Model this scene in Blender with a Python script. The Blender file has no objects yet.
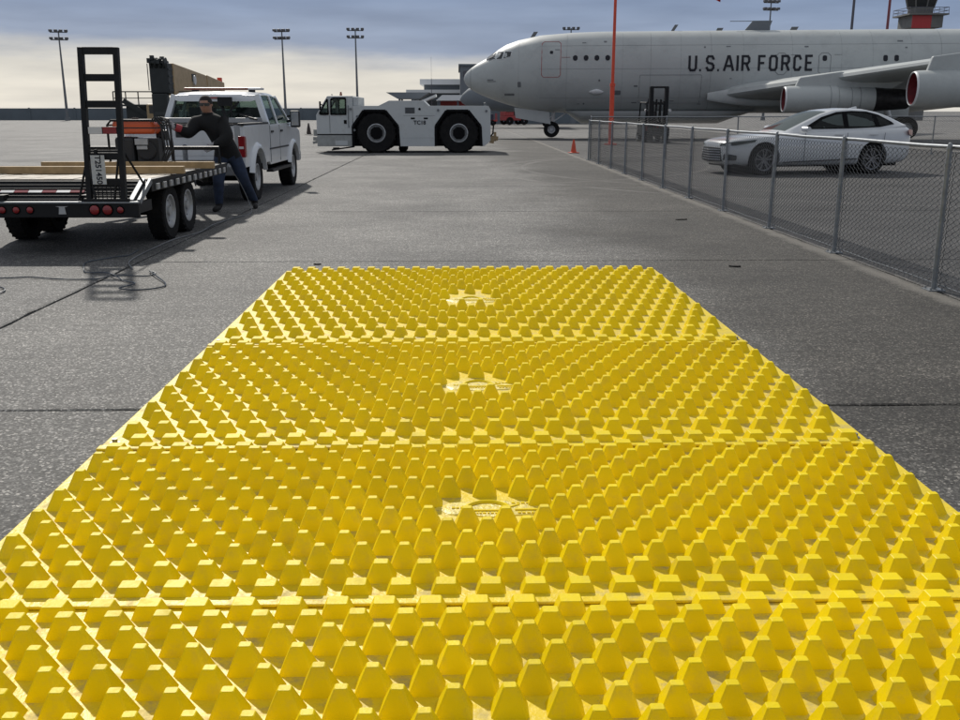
import bpy, bmesh, math, random
from mathutils import Vector, Matrix

R = math.radians
random.seed(7)
scn = bpy.context.scene
col = scn.collection

# ------------------------------------------------------------------ camera, sky, sun, exposure
EYE = 1.55
cam_d = bpy.data.cameras.new('camera')
cam = bpy.data.objects.new('camera', cam_d)
col.objects.link(cam)
cam.location = (0, 0, EYE)
cam.rotation_euler = (R(90 - 14.687), 0, R(-1.283))
cam_d.sensor_width = 36.0
cam_d.lens = 35.625
cam_d.clip_start = 0.05
cam_d.clip_end = 6000
scn.camera = cam

SUN_EL, SUN_AZ = 38.5, -18.0          # azimuth from +Y, negative = to the left

world = bpy.data.worlds.new('World')
scn.world = world
world.use_nodes = True
wt = world.node_tree
wt.nodes.clear()
def wn(t, **k):
    n = wt.nodes.new(t)
    for a, b in k.items():
        setattr(n, a, b)
    return n
out = wn('ShaderNodeOutputWorld')
bg = wn('ShaderNodeBackground')
bg.inputs['Strength'].default_value = 0.10
sky = wn('ShaderNodeTexSky', sky_type='NISHITA')
sky.sun_disc = False
sky.sun_elevation = R(SUN_EL)
sky.sun_rotation = R(SUN_AZ)
sky.altitude = 50
sky.air_density = 1.0
sky.dust_density = 1.6
tc = wn('ShaderNodeTexCoord')
sep = wn('ShaderNodeSeparateXYZ')
wt.links.new(tc.outputs['Generated'], sep.inputs[0])
# clouds: stretched noise in direction space
mp = wn('ShaderNodeMapping')
mp.inputs['Scale'].default_value = (2.2, 2.2, 14.0)
wt.links.new(tc.outputs['Generated'], mp.inputs['Vector'])
nz = wn('ShaderNodeTexNoise')
nz.inputs['Scale'].default_value = 1.6
nz.inputs['Detail'].default_value = 7
nz.inputs['Roughness'].default_value = 0.55
wt.links.new(mp.outputs[0], nz.inputs['Vector'])
mp2 = wn('ShaderNodeMapping')
mp2.inputs['Scale'].default_value = (3.0, 3.0, 22.0)
mp2.inputs['Location'].default_value = (3.1, 1.7, 0.4)
wt.links.new(tc.outputs['Generated'], mp2.inputs['Vector'])
nz2 = wn('ShaderNodeTexNoise')
nz2.inputs['Scale'].default_value = 2.6
nz2.inputs['Detail'].default_value = 6
wt.links.new(mp2.outputs[0], nz2.inputs['Vector'])
# height (z of direction) wobbled by noise decides clear band near the horizon / cloud deck above
wob = wn('ShaderNodeMath', operation='MULTIPLY_ADD')
wt.links.new(nz.outputs['Fac'], wob.inputs[0])
wob.inputs[1].default_value = 0.075
wt.links.new(sep.outputs['Z'], wob.inputs[2])
wr = wn('ShaderNodeValToRGB')
e = wr.color_ramp.elements
e[0].position = 0.030; e[0].color = (5.3, 5.3, 5.6, 1)
e[1].position = 0.052; e[1].color = (7.7, 7.4, 6.7, 1)
for pos, c in ((0.080, (7.0, 6.8, 6.3, 1)), (0.104, (2.6, 3.25, 4.6, 1)), (0.17, (1.85, 2.6, 4.2, 1)), (0.36, (4.4, 4.7, 5.2, 1)), (1.0, (4.7, 4.9, 5.2, 1))):
    x = e.new(pos); x.color = c
wt.links.new(wob.outputs[0], wr.inputs[0])
cr = wn('ShaderNodeValToRGB')
cr.color_ramp.elements[0].position = 0.3; cr.color_ramp.elements[0].color = (0.84, 0.85, 0.87, 1)
cr.color_ramp.elements[1].position = 0.72; cr.color_ramp.elements[1].color = (1.14, 1.13, 1.11, 1)
wt.links.new(nz2.outputs['Fac'], cr.inputs[0])
mul = wn('ShaderNodeMix', data_type='RGBA', blend_type='MULTIPLY')
mul.inputs['Factor'].default_value = 1.0
wt.links.new(wr.outputs[0], mul.inputs['A'])
wt.links.new(cr.outputs[0], mul.inputs['B'])
mix = wn('ShaderNodeMix', data_type='RGBA')
mix.inputs['Factor'].default_value = 0.94        # cloud cover
wt.links.new(sky.outputs[0], mix.inputs['A'])
wt.links.new(mul.outputs['Result'], mix.inputs['B'])
wt.links.new(mix.outputs['Result'], bg.inputs['Color'])
wt.links.new(bg.outputs[0], out.inputs['Surface'])

sd = bpy.data.lights.new('sun', 'SUN')
sd.energy = 3.3
sd.angle = R(2.0)
sd.color = (1.0, 0.95, 0.87)
sun = bpy.data.objects.new('sun', sd)
col.objects.link(sun)
sv = Vector((math.sin(R(SUN_AZ)) * math.cos(R(SUN_EL)), math.cos(R(SUN_AZ)) * math.cos(R(SUN_EL)), math.sin(R(SUN_EL))))
sun.rotation_euler = sv.to_track_quat('Z', 'Y').to_euler()
sun.location = (-20, 40, 40)

vs = scn.view_settings
vs.view_transform = 'Standard'
vs.look = 'None'
vs.exposure = 0.0
vs.gamma = 1.0
vs.use_curve_mapping = False

# ------------------------------------------------------------------ materials
MATS = {}
def per_object_tone(name, lo, hi):
    t = MATS[name].node_tree; b = t.nodes['Principled BSDF']; src = b.inputs['Base Color'].links[0].from_socket
    oi = t.nodes.new('ShaderNodeObjectInfo'); mr = t.nodes.new('ShaderNodeMapRange'); mr.inputs['To Min'].default_value = lo; mr.inputs['To Max'].default_value = hi
    t.links.new(oi.outputs['Random'], mr.inputs['Value']); cc = t.nodes.new('ShaderNodeCombineColor')
    for i in range(3): t.links.new(mr.outputs[0], cc.inputs[i])
    mx = t.nodes.new('ShaderNodeMix'); mx.data_type = 'RGBA'; mx.blend_type = 'MULTIPLY'; mx.inputs['Factor'].default_value = 1
    t.links.new(src, mx.inputs['A']); t.links.new(cc.outputs[0], mx.inputs['B']); t.links.new(mx.outputs['Result'], b.inputs['Base Color'])
def mat(name, c=(.5, .5, .5), rough=.5, metal=0.0, var=.12, vscale=6.0, bump=0.0, bscale=60.0, spec=.5, coat=0.0, dirt=None, dscale=3.0, damt=.4, world=False):
    m = bpy.data.materials.new(name)
    MATS[name] = m
    m.use_nodes = True
    t = m.node_tree
    b = t.nodes['Principled BSDF']
    b.inputs['Roughness'].default_value = rough
    b.inputs['Metallic'].default_value = metal
    b.inputs['Specular IOR Level'].default_value = spec
    b.inputs['Coat Weight'].default_value = coat
    b.inputs['Coat Roughness'].default_value = .08
    co = t.nodes.new('ShaderNodeTexCoord')
    vec = t.nodes.new('ShaderNodeNewGeometry').outputs['Position'] if world else co.outputs['Object']
    n = t.nodes.new('ShaderNodeTexNoise')
    n.inputs['Scale'].default_value = vscale
    n.inputs['Detail'].default_value = 6
    t.links.new(vec, n.inputs['Vector'])
    r = t.nodes.new('ShaderNodeValToRGB')
    r.color_ramp.elements[0].position = .3
    r.color_ramp.elements[1].position = .7
    r.color_ramp.elements[0].color = tuple(x * (1 - var) for x in c) + (1,)
    r.color_ramp.elements[1].color = tuple(min(1, x * (1 + var)) for x in c) + (1,)
    t.links.new(n.outputs['Fac'], r.inputs[0])
    last = r.outputs[0]
    if dirt:
        n2 = t.nodes.new('ShaderNodeTexNoise')
        n2.inputs['Scale'].default_value = dscale
        n2.inputs['Detail'].default_value = 9
        n2.inputs['Roughness'].default_value = .7
        t.links.new(vec, n2.inputs['Vector'])
        r2 = t.nodes.new('ShaderNodeValToRGB')
        r2.color_ramp.elements[0].position = .5
        r2.color_ramp.elements[1].position = .72
        r2.color_ramp.elements[0].color = (0, 0, 0, 1)
        r2.color_ramp.elements[1].color = (damt, damt, damt, 1)
        t.links.new(n2.outputs['Fac'], r2.inputs[0])
        mx = t.nodes.new('ShaderNodeMix'); mx.data_type = 'RGBA'
        t.links.new(r2.outputs[0], mx.inputs['Factor'])
        t.links.new(last, mx.inputs['A'])
        mx.inputs['B'].default_value = tuple(dirt) + (1,)
        last = mx.outputs['Result']
        rr = t.nodes.new('ShaderNodeMath'); rr.operation = 'MULTIPLY_ADD'
        t.links.new(r2.outputs[0], rr.inputs[0]); rr.inputs[1].default_value = .4; rr.inputs[2].default_value = rough
        t.links.new(rr.outputs[0], b.inputs['Roughness'])
    t.links.new(last, b.inputs['Base Color'])
    if bump:
        n3 = t.nodes.new('ShaderNodeTexNoise')
        n3.inputs['Scale'].default_value = bscale
        n3.inputs['Detail'].default_value = 5
        t.links.new(vec, n3.inputs['Vector'])
        bp = t.nodes.new('ShaderNodeBump')
        bp.inputs['Strength'].default_value = bump
        bp.inputs['Distance'].default_value = .01
        t.links.new(n3.outputs['Fac'], bp.inputs['Height'])
        t.links.new(bp.outputs[0], b.inputs['Normal'])
    return m

def glass_mat(name, tint=(.35, .42, .40), see=.5):
    m = bpy.data.materials.new(name); MATS[name] = m
    m.use_nodes = True
    t = m.node_tree
    b = t.nodes['Principled BSDF']
    b.inputs['Base Color'].default_value = (.015, .02, .02, 1)
    b.inputs['Roughness'].default_value = .04
    o = t.nodes['Material Output']
    tr = t.nodes.new('ShaderNodeBsdfTransparent')
    tr.inputs['Color'].default_value = tuple(tint) + (1,)
    ms = t.nodes.new('ShaderNodeMixShader')
    n = t.nodes.new('ShaderNodeTexNoise'); n.inputs['Scale'].default_value = 3.0
    ma = t.nodes.new('ShaderNodeMath'); ma.operation = 'MULTIPLY_ADD'
    t.links.new(n.outputs['Fac'], ma.inputs[0]); ma.inputs[1].default_value = .1; ma.inputs[2].default_value = see - .05
    t.links.new(ma.outputs[0], ms.inputs['Fac'])
    t.links.new(b.outputs[0], ms.inputs[1]); t.links.new(tr.outputs[0], ms.inputs[2])
    t.links.new(ms.outputs[0], o.inputs['Surface'])
    return m

mat('yellow', (.84, .645, .0), .46, var=.07, vscale=4, bump=.12, bscale=80, spec=.20, dirt=(.55, .42, .10), dscale=13, damt=.42, world=True)
mat('yellow_sheet', (.80, .60, .015), .42, var=.08, vscale=5, bump=.35, bscale=45, spec=.40, dirt=(.33, .29, .20), dscale=8, damt=.9, world=True)
mat('emblem_worn_glare', (.76, .61, .10), .40, var=.25, vscale=40, bump=.5, bscale=60, dirt=(.30, .25, .12), dscale=30, damt=.7, world=True)  # worn yellow of the emblem plate, with sky glare painted in as extra paleness
mat('steel_bolt', (.32, .31, .29), .45, .8, var=.2)
mat('galv', (.25, .265, .28), .5, .6, var=.18, vscale=14)
mat('galv_wire', (.085, .09, .097), .55, .3, var=.15, vscale=10)
mat('plane_grey', (.44, .465, .46), .42, 0, var=.05, vscale=.5, dirt=(.22, .23, .24), dscale=.7, damt=.35)
mat('plane_line', (.14, .15, .16), .5, 0, var=.1)
mat('plane_dark', (.008, .009, .016), .7, 0, var=.2)
mat('plane_white', (.72, .74, .75), .4, 0, var=.05)
mat('red_inlet', (.14, .010, .018), .55, 0, var=.15)
mat('red_line', (.36, .05, .05), .55, 0, var=.15)
mat('exhaust', (.045, .043, .045), .4, .6, var=.35, vscale=5)
mat('black_steel', (.007, .0075, .009), .5, 0, var=.3, vscale=8, spec=.3, dirt=(.04, .036, .032), damt=.3)
mat('rubber', (.009, .009, .0095), .85, 0, var=.25, vscale=12, bump=.3, bscale=70, dirt=(.05, .045, .04), dscale=5, damt=.35, spec=.25)
mat('rubber_deep', (.005, .005, .006), .9, 0, var=.25, spec=.2)
mat('rim_grey', (.42, .43, .44), .4, .35, var=.12, vscale=9, dirt=(.15, .13, .11), damt=.4)
mat('alloy', (.50, .51, .53), .28, .9, var=.08)
mat('alloy_dark', (.22, .22, .23), .35, .8, var=.1)
mat('white_paint', (.66, .68, .70), .3, 0, var=.03, coat=.5, dirt=(.42, .40, .37), dscale=4, damt=.25)
mat('white_body', (.60, .61, .62), .45, 0, var=.05)
mat('silver_paint', (.60, .615, .63), .26, .0, var=.03, coat=.8)
mat('tug_white', (.52, .54, .54), .45, 0, var=.06, vscale=3, dirt=(.30, .29, .26), dscale=3, damt=.4)
mat('tug_lower', (.33, .34, .33), .5, 0, var=.1, dirt=(.2, .19, .17), dscale=4, damt=.5)
mat('plastic_dark', (.02, .021, .023), .55, 0, var=.2)
mat('interior', (.05, .05, .055), .8, 0, var=.2)
mat('wood_deck', (.42, .37, .30), .65, 0, var=.18, vscale=5, bump=.3, bscale=30, dirt=(.2, .18, .15), damt=.5)
mat('lumber', (.40, .27, .13), .65, 0, var=.22, vscale=8, bump=.25, bscale=40)
mat('orange_tank', (.62, .10, .025), .35, 0, var=.08, coat=.3)
mat('orange_pole', (.72, .075, .03), .45, 0, var=.08)
mat('red_paint', (.42, .03, .03), .45, 0, var=.12)
mat('tail_red', (.24, .010, .014), .2, 0, var=.1, coat=.5)
mat('tape_white', (.62, .62, .62), .4, 0, var=.06)
mat('amber', (.24, .07, .04), .4, 0, var=.1, coat=.4)
mat('plate', (.52, .53, .52), .5, .1, var=.12, vscale=20)
mat('ink', (.012, .012, .02), .6, 0, var=.1)
mat('tan_paint', (.40, .285, .15), .5, 0, var=.1, vscale=2, dirt=(.18, .14, .09), damt=.4)
mat('crane_dark', (.016, .020, .020), .55, 0, var=.25, vscale=2)
mat('wall_grey', (.125, .15, .17), .8, 0, var=.1, vscale=.4)
mat('pole_grey', (.17, .18, .19), .5, .5, var=.12, vscale=.6)
mat('mast_dark', (.10, .10, .12), .6, 0, var=.1)
mat('mast_red', (.22, .06, .07), .6, 0, var=.1)
mat('lamp_head', (.10, .10, .11), .5, 0, var=.2)
mat('building_grey', (.17, .19, .21), .75, 0, var=.08, vscale=.3)
mat('roof_white', (.78, .79, .79), .5, 0, var=.05, vscale=.3)
mat('tower_concrete', (.16, .16, .155), .8, 0, var=.12, vscale=.6)
mat('tower_glass', (.018, .022, .026), .15, 0, var=.2)
mat('cone_orange', (.60, .075, .03), .5, 0, var=.08)
mat('cone_dark', (.05, .035, .03), .6, 0, var=.2)
mat('jacket', (.0035, .004, .005), .85, 0, var=.3, vscale=9, bump=.3, bscale=25)
mat('jeans', (.018, .030, .062), .85, 0, var=.3, vscale=9, bump=.3, bscale=30)
mat('boot', (.020, .018, .018), .7, 0, var=.2)
mat('skin', (.36, .19, .13), .5, 0, var=.1)
mat('hair', (.012, .010, .010), .8, 0, var=.2)
mat('glove', (.30, .29, .30), .7, 0, var=.2)
mat('glove_cuff', (.35, .04, .05), .7, 0, var=.15)
mat('cord', (.05, .065, .085), .5, 0, var=.2)
mat('cord_pale', (.17, .18, .19), .5, 0, var=.2)
mat('debris', (.02, .018, .016), .9, 0, var=.3)
mat('flag_red', (.60, .02, .035), .8, 0, var=.1)
mat('toolbox', (.30, .31, .32), .5, .4, var=.12)
mat('conc_edge', (.30, .28, .25), .9, 0, var=.15, vscale=5)
mat('navy', (.025, .035, .07), .5, 0, var=.2)
fm = MATS['flag_red']; ft = fm.node_tree
tl_ = ft.nodes.new('ShaderNodeBsdfTranslucent'); tl_.inputs['Color'].default_value = (.75, .03, .04, 1)
fx = ft.nodes.new('ShaderNodeMixShader'); fx.inputs['Fac'].default_value = .55
ft.links.new(ft.nodes['Principled BSDF'].outputs[0], fx.inputs[1]); ft.links.new(tl_.outputs[0], fx.inputs[2]); ft.links.new(fx.outputs[0], ft.nodes['Material Output'].inputs['Surface'])
per_object_tone('yellow', .94, 1.05)
glass_mat('auto_glass', (.72, .80, .77), .78)
glass_mat('dark_glass', (.55, .60, .58), .58)

def apron_mat(name, base=(.115, .115, .117), tile=False):
    """exposed-aggregate concrete: speckle, stains, dust"""
    m = bpy.data.materials.new(name); MATS[name] = m
    m.use_nodes = True
    t = m.node_tree; L = t.links.new
    b = t.nodes['Principled BSDF']
    def N(k, **kw):
        n = t.nodes.new(k)
        for a, v in kw.items(): setattr(n, a, v)
        return n
    g = N('ShaderNodeNewGeometry')
    pos = g.outputs['Position']
    oi = N('ShaderNodeObjectInfo')
    v = N('ShaderNodeTexVoronoi'); v.inputs['Scale'].default_value = 95
    L(pos, v.inputs['Vector'])
    hs = N('ShaderNodeSeparateColor'); L(v.outputs['Color'], hs.inputs[0])
    sr = N('ShaderNodeValToRGB')
    sr.color_ramp.elements[0].position = 0; sr.color_ramp.elements[0].color = (.36, .36, .36, 1)
    sr.color_ramp.elements[1].position = 1; sr.color_ramp.elements[1].color = (3.9, 3.8, 3.7, 1)
    for p_, c in ((.45, .70), (.75, 1.15), (.92, 2.0)):
        q = sr.color_ramp.elements.new(p_); q.color = (c, c, c, 1)
    L(hs.outputs[0], sr.inputs[0])
    n1 = N('ShaderNodeTexNoise'); n1.inputs['Scale'].default_value = .55; n1.inputs['Detail'].default_value = 8; n1.inputs['Roughness'].default_value = .6
    L(pos, n1.inputs['Vector'])
    r1 = N('ShaderNodeValToRGB')
    r1.color_ramp.elements[0].position = .32; r1.color_ramp.elements[0].color = (.70, .70, .70, 1)
    r1.color_ramp.elements[1].position = .68; r1.color_ramp.elements[1].color = (1.25, 1.24, 1.22, 1)
    L(n1.outputs['Fac'], r1.inputs[0])
    n4 = N('ShaderNodeTexNoise'); n4.inputs['Scale'].default_value = 7; n4.inputs['Detail'].default_value = 6
    mp_ = N('ShaderNodeMapping'); mp_.inputs['Scale'].default_value = (.25, 1.6, 1)
    L(pos, mp_.inputs[0]); L(mp_.outputs[0], n4.inputs['Vector'])
    r4 = N('ShaderNodeValToRGB')
    r4.color_ramp.elements[0].position = .3; r4.color_ramp.elements[0].color = (.85, .85, .85, 1)
    r4.color_ramp.elements[1].position = .7; r4.color_ramp.elements[1].color = (1.15, 1.15, 1.15, 1)
    L(n4.outputs['Fac'], r4.inputs[0])
    def mulc(a, bb, fac=1.0):
        x = N('ShaderNodeMix', data_type='RGBA', blend_type='MULTIPLY'); x.inputs['Factor'].default_value = fac
        L(a, x.inputs['A'])
        if isinstance(bb, tuple): x.inputs['B'].default_value = bb
        else: L(bb, x.inputs['B'])
        return x.outputs['Result']
    rgb = N('ShaderNodeRGB'); rgb.outputs[0].default_value = base + (1,)
    c = mulc(rgb.outputs[0], sr.outputs[0], .88)
    c = mulc(c, r1.outputs[0]); c = mulc(c, r4.outputs[0])
    # slab-to-slab tone
    rr = N('ShaderNodeMapRange'); rr.inputs['To Min'].default_value = .9; rr.inputs['To Max'].default_value = 1.1
    L(oi.outputs['Random'], rr.inputs['Value'])
    cm = N('ShaderNodeCombineColor')
    for i in range(3): L(rr.outputs[0], cm.inputs[i])
    c = mulc(c, cm.outputs[0])
    # old rubber and fluid stains with ragged outlines
    n5 = N('ShaderNodeTexNoise'); n5.inputs['Scale'].default_value = .23; n5.inputs['Detail'].default_value = 9; n5.inputs['Roughness'].default_value = .58
    L(pos, n5.inputs['Vector'])
    r5 = N('ShaderNodeValToRGB')
    r5.color_ramp.elements[0].position = .50; r5.color_ramp.elements[0].color = (1, 1, 1, 1)
    r5.color_ramp.elements[1].position = .62; r5.color_ramp.elements[1].color = (.66, .66, .67, 1)
    L(n5.outputs['Fac'], r5.inputs[0])
    c = mulc(c, r5.outputs[0], .7)
    # old darkened lane beside the fence, ragged outline
    if name == 'apron':
        spx = N('ShaderNodeSeparateXYZ'); L(pos, spx.inputs[0])
        na = N('ShaderNodeTexNoise'); na.inputs['Scale'].default_value = .45; na.inputs['Detail'].default_value = 8; L(pos, na.inputs['Vector'])
        ma = N('ShaderNodeMath', operation='MULTIPLY_ADD'); L(na.outputs['Fac'], ma.inputs[0]); ma.inputs[1].default_value = 3.4; L(spx.outputs['X'], ma.inputs[2])
        mr_ = N('ShaderNodeMapRange'); mr_.interpolation_type = 'SMOOTHSTEP'
        mr_.inputs['From Min'].default_value = 2.5; mr_.inputs['From Max'].default_value = 4.3; mr_.inputs['To Min'].default_value = 0; mr_.inputs['To Max'].default_value = 1
        L(ma.outputs[0], mr_.inputs['Value'])
        cs = N('ShaderNodeMix', data_type='RGBA'); L(mr_.outputs[0], cs.inputs['Factor']); cs.inputs['A'].default_value = (1.06, 1.06, 1.05, 1); cs.inputs['B'].default_value = (.44, .425, .40, 1)
        c = mulc(c, cs.outputs['Result'])
    # pale tyre scrub arcs
    for (ax_, ay_, ar_) in ((11.0, 27.0, 9.2), (11.6, 26.0, 10.6), (-2.0, 30.0, 9.5), (13.5, 11.0, 5.2), (14.0, 12.5, 6.4)):
        vd = N('ShaderNodeVectorMath', operation='DISTANCE'); L(pos, vd.inputs[0]); vd.inputs[1].default_value = (ax_, ay_, 0)
        q1 = N('ShaderNodeMath', operation='SUBTRACT'); L(vd.outputs['Value'], q1.inputs[0]); q1.inputs[1].default_value = ar_
        q2 = N('ShaderNodeMath', operation='ABSOLUTE'); L(q1.outputs[0], q2.inputs[0])
        q3 = N('ShaderNodeMath', operation='MULTIPLY_ADD'); L(n1.outputs['Fac'], q3.inputs[0]); q3.inputs[1].default_value = .5; L(q2.outputs[0], q3.inputs[2])
        q4 = N('ShaderNodeMapRange'); q4.inputs['From Min'].default_value = .2; q4.inputs['From Max'].default_value = .34; q4.inputs['To Min'].default_value = .55; q4.inputs['To Max'].default_value = 0
        L(q3.outputs[0], q4.inputs['Value'])
        mxa = N('ShaderNodeMix', data_type='RGBA'); L(q4.outputs[0], mxa.inputs['Factor']); L(c, mxa.inputs['A']); mxa.inputs['B'].default_value = (.20, .19, .18, 1)
        c = mxa.outputs['Result']
    # pale dust strip that gathered along the fence line
    sp = N('ShaderNodeSeparateXYZ'); L(pos, sp.inputs[0])
    nd = N('ShaderNodeTexNoise'); nd.inputs['Scale'].default_value = 1.7; nd.inputs['Detail'].default_value = 8
    L(pos, nd.inputs['Vector'])
    sub = N('ShaderNodeMath', operation='SUBTRACT'); L(sp.outputs['X'], sub.inputs[0]); sub.inputs[1].default_value = 4.14
    ab = N('ShaderNodeMath', operation='ABSOLUTE'); L(sub.outputs[0], ab.inputs[0])
    ad = N('ShaderNodeMath', operation='MULTIPLY_ADD'); L(nd.outputs['Fac'], ad.inputs[0]); ad.inputs[1].default_value = .32; L(ab.outputs[0], ad.inputs[2])
    rd = N('ShaderNodeValToRGB')
    rd.color_ramp.elements[0].position = .18; rd.color_ramp.elements[0].color = (.55, .55, .55, 1)
    rd.color_ramp.elements[1].position = .30; rd.color_ramp.elements[1].color = (0, 0, 0, 1)
    L(ad.outputs[0], rd.inputs[0])
    mxd = N('ShaderNodeMix', data_type='RGBA'); L(rd.outputs[0], mxd.inputs['Factor']); L(c, mxd.inputs['A']); mxd.inputs['B'].default_value = (.24, .225, .20, 1)
    c = mxd.outputs['Result']
    if tile:
        bt = N('ShaderNodeTexBrick'); bt.offset = 0.0
        bt.inputs['Scale'].default_value = 1.0
        bt.inputs['Brick Width'].default_value = 7.65; bt.inputs['Row Height'].default_value = 5.18
        bt.inputs['Mortar Size'].default_value = .03
        bt.inputs['Color1'].default_value = (1.0, 1, 1, 1); bt.inputs['Color2'].default_value = (.88, .88, .89, 1); bt.inputs['Mortar'].default_value = (.45, .45, .45, 1)
        mpb = N('ShaderNodeMapping'); mpb.inputs['Location'].default_value = (3.4, -4.9 + 5.18 * 20, 0)
        L(pos, mpb.inputs[0]); L(mpb.outputs[0], bt.inputs['Vector'])
        c = mulc(c, bt.outputs['Color'])
    L(c, b.inputs['Base Color'])
    b.inputs['Roughness'].default_value = .75
    b.inputs['Specular IOR Level'].default_value = .30
    bp = N('ShaderNodeBump'); bp.inputs['Strength'].default_value = .55; bp.inputs['Distance'].default_value = .004
    L(hs.outputs[1], bp.inputs['Height']); L(bp.outputs[0], b.inputs['Normal'])
    return m
apron_mat('apron', (.134, .131, .126))
apron_mat('apron_left', (.138, .136, .132))
apron_mat('apron_right', (.066, .065, .065))
apron_mat('apron_far', (.150, .147, .142), tile=True)

# ------------------------------------------------------------------ mesh helpers
class MB:
    def __init__(s):
        s.v = []; s.f = []; s.m = []
    def add(s, vs_, fs_, mi=0):
        o = len(s.v)
        s.v += [tuple(x) for x in vs_]
        for f in fs_:
            s.f.append(tuple(i + o for i in f)); s.m.append(mi)
        return s
    def box(s, x0, x1, y0, y1, z0, z1, M=None, mi=0):
        c = [Vector((x, y, z)) for z in (z0, z1) for y in (y0, y1) for x in (x0, x1)]
        if M is not None: c = [M @ q for q in c]
        return s.add(c, [(0, 2, 3, 1), (4, 5, 7, 6), (0, 1, 5, 4), (2, 6, 7, 3), (0, 4, 6, 2), (1, 3, 7, 5)], mi)
    def bar(s, p0, p1, w, h, up=(0, 0, 1), mi=0):
        p0 = Vector(p0); p1 = Vector(p1); d = (p1 - p0); L_ = d.length; d.normalize()
        u = Vector(up)
        if abs(d.dot(u)) > .98: u = Vector((0, 1, 0))
        a = d.cross(u).normalized(); u = a.cross(d).normalized()
        c = []
        for q in (p0, p1):
            for (i, j) in ((-1, -1), (1, -1), (1, 1), (-1, 1)):
                c.append(q + a * (i * w / 2) + u * (j * h / 2))
        return s.add(c, [(0, 1, 2, 3), (7, 6, 5, 4), (0, 4, 5, 1), (1, 5, 6, 2), (2, 6, 7, 3), (3, 7, 4, 0)], mi)
    def cyl(s, p0, p1, r0, r1=None, n=14, mi=0, cap=True):
        if r1 is None: r1 = r0
        p0 = Vector(p0); p1 = Vector(p1); d = (p1 - p0).normalized()
        a = d.orthogonal().normalized(); b = d.cross(a)
        c = []
        for q, r in ((p0, r0), (p1, r1)):
            for i in range(n):
                an = 2 * math.pi * i / n
                c.append(q + (a * math.cos(an) + b * math.sin(an)) * r)
        f = [(i, (i + 1) % n, n + (i + 1) % n, n + i) for i in range(n)]
        if cap: f += [tuple(range(n - 1, -1, -1)), tuple(range(n, 2 * n))]
        return s.add(c, f, mi)
    def tube(s, pts, r, n=6, mi=0):
        pts = [Vector(p) for p in pts]
        rings = []
        pa = None
        for i, p in enumerate(pts):
            d = (pts[min(i + 1, len(pts) - 1)] - pts[max(i - 1, 0)]).normalized()
            if pa is None: a = d.orthogonal().normalized()
            else:
                a = pa - d * pa.dot(d)
                a = a.normalized() if a.length > 1e-6 else d.orthogonal().normalized()
            pa = a; b = d.cross(a)
            rr = r[i] if isinstance(r, (list, tuple)) else r
            rings.append([p + (a * math.cos(2 * math.pi * k / n) + b * math.sin(2 * math.pi * k / n)) * rr for k in range(n)])
        return s.loft(rings, mi=mi)
    def loft(s, rings, cap=True, mi=0, closed=True):
        n = len(rings[0]); c = [q for r in rings for q in r]; f = []
        for i in range(len(rings) - 1):
            for k in range(n if closed else n - 1):
                f.append((i * n + k, i * n + (k + 1) % n, (i + 1) * n + (k + 1) % n, (i + 1) * n + k))
        if cap: f += [tuple(range(n - 1, -1, -1)), tuple(range((len(rings) - 1) * n, len(rings) * n))]
        return s.add(c, f, mi)
    def lathe(s, prof, o=(0, 0, 0), axis=(1, 0, 0), n=28, mi=0, cap=False):
        o = Vector(o); d = Vector(axis).normalized(); a = d.orthogonal().normalized(); b = d.cross(a)
        rings = []
        for (r, h) in prof:
            rings.append([o + d * h + (a * math.cos(2 * math.pi * k / n) + b * math.sin(2 * math.pi * k / n)) * r for k in range(n)])
        return s.loft(rings, cap=cap, mi=mi)
    def prism(s, poly, d0, d1, ax='x', mi=0):
        """polygon in the two other axes, extruded along ax"""
        def P(a, b, d):
            return {'x': (d, a, b), 'y': (a, d, b), 'z': (a, b, d)}[ax]
        n = len(poly)
        c = [P(a, b, d0) for a, b in poly] + [P(a, b, d1) for a, b in poly]
        f = [(i, (i + 1) % n, n + (i + 1) % n, n + i) for i in range(n)]
        f += [tuple(range(n - 1, -1, -1)), tuple(range(n, 2 * n))]
        return s.add(c, f, mi)
    def quad(s, a, b, c, d, mi=0):
        return s.add([a, b, c, d], [(0, 1, 2, 3)], mi)
    def mesh(s, name):
        me = bpy.data.meshes.new(name)
        me.from_pydata([tuple(q) for q in s.v], [], s.f)
        for i, p in enumerate(me.polygons): p.material_index = s.m[i]
        bm = bmesh.new(); bm.from_mesh(me)
        bmesh.ops.recalc_face_normals(bm, faces=bm.faces)
        bm.to_mesh(me); bm.free()
        return me
    def build(s, name, m, parent=None, smooth=None, bevel=0, sub=0, seg=2):
        me = s.mesh(name)
        return link(name, me, m, parent, smooth, bevel, sub, seg)

def link(name, me, m, parent=None, smooth=None, bevel=0, sub=0, seg=2):
    for k in (m if isinstance(m, (list, tuple)) else [m]):
        me.materials.append(MATS[k])
    if smooth is not None:
        for p in me.polygons: p.use_smooth = True
        me.set_sharp_from_angle(angle=R(smooth))
    o = bpy.data.objects.new(name, me); col.objects.link(o)
    if parent: o.parent = parent
    if bevel:
        md = o.modifiers.new('bevel', 'BEVEL'); md.width = bevel; md.segments = seg; md.limit_method = 'ANGLE'; md.angle_limit = R(40)
        md.harden_normals = False
    if sub:
        md = o.modifiers.new('sub', 'SUBSURF'); md.levels = sub; md.render_levels = sub
    return o

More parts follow.
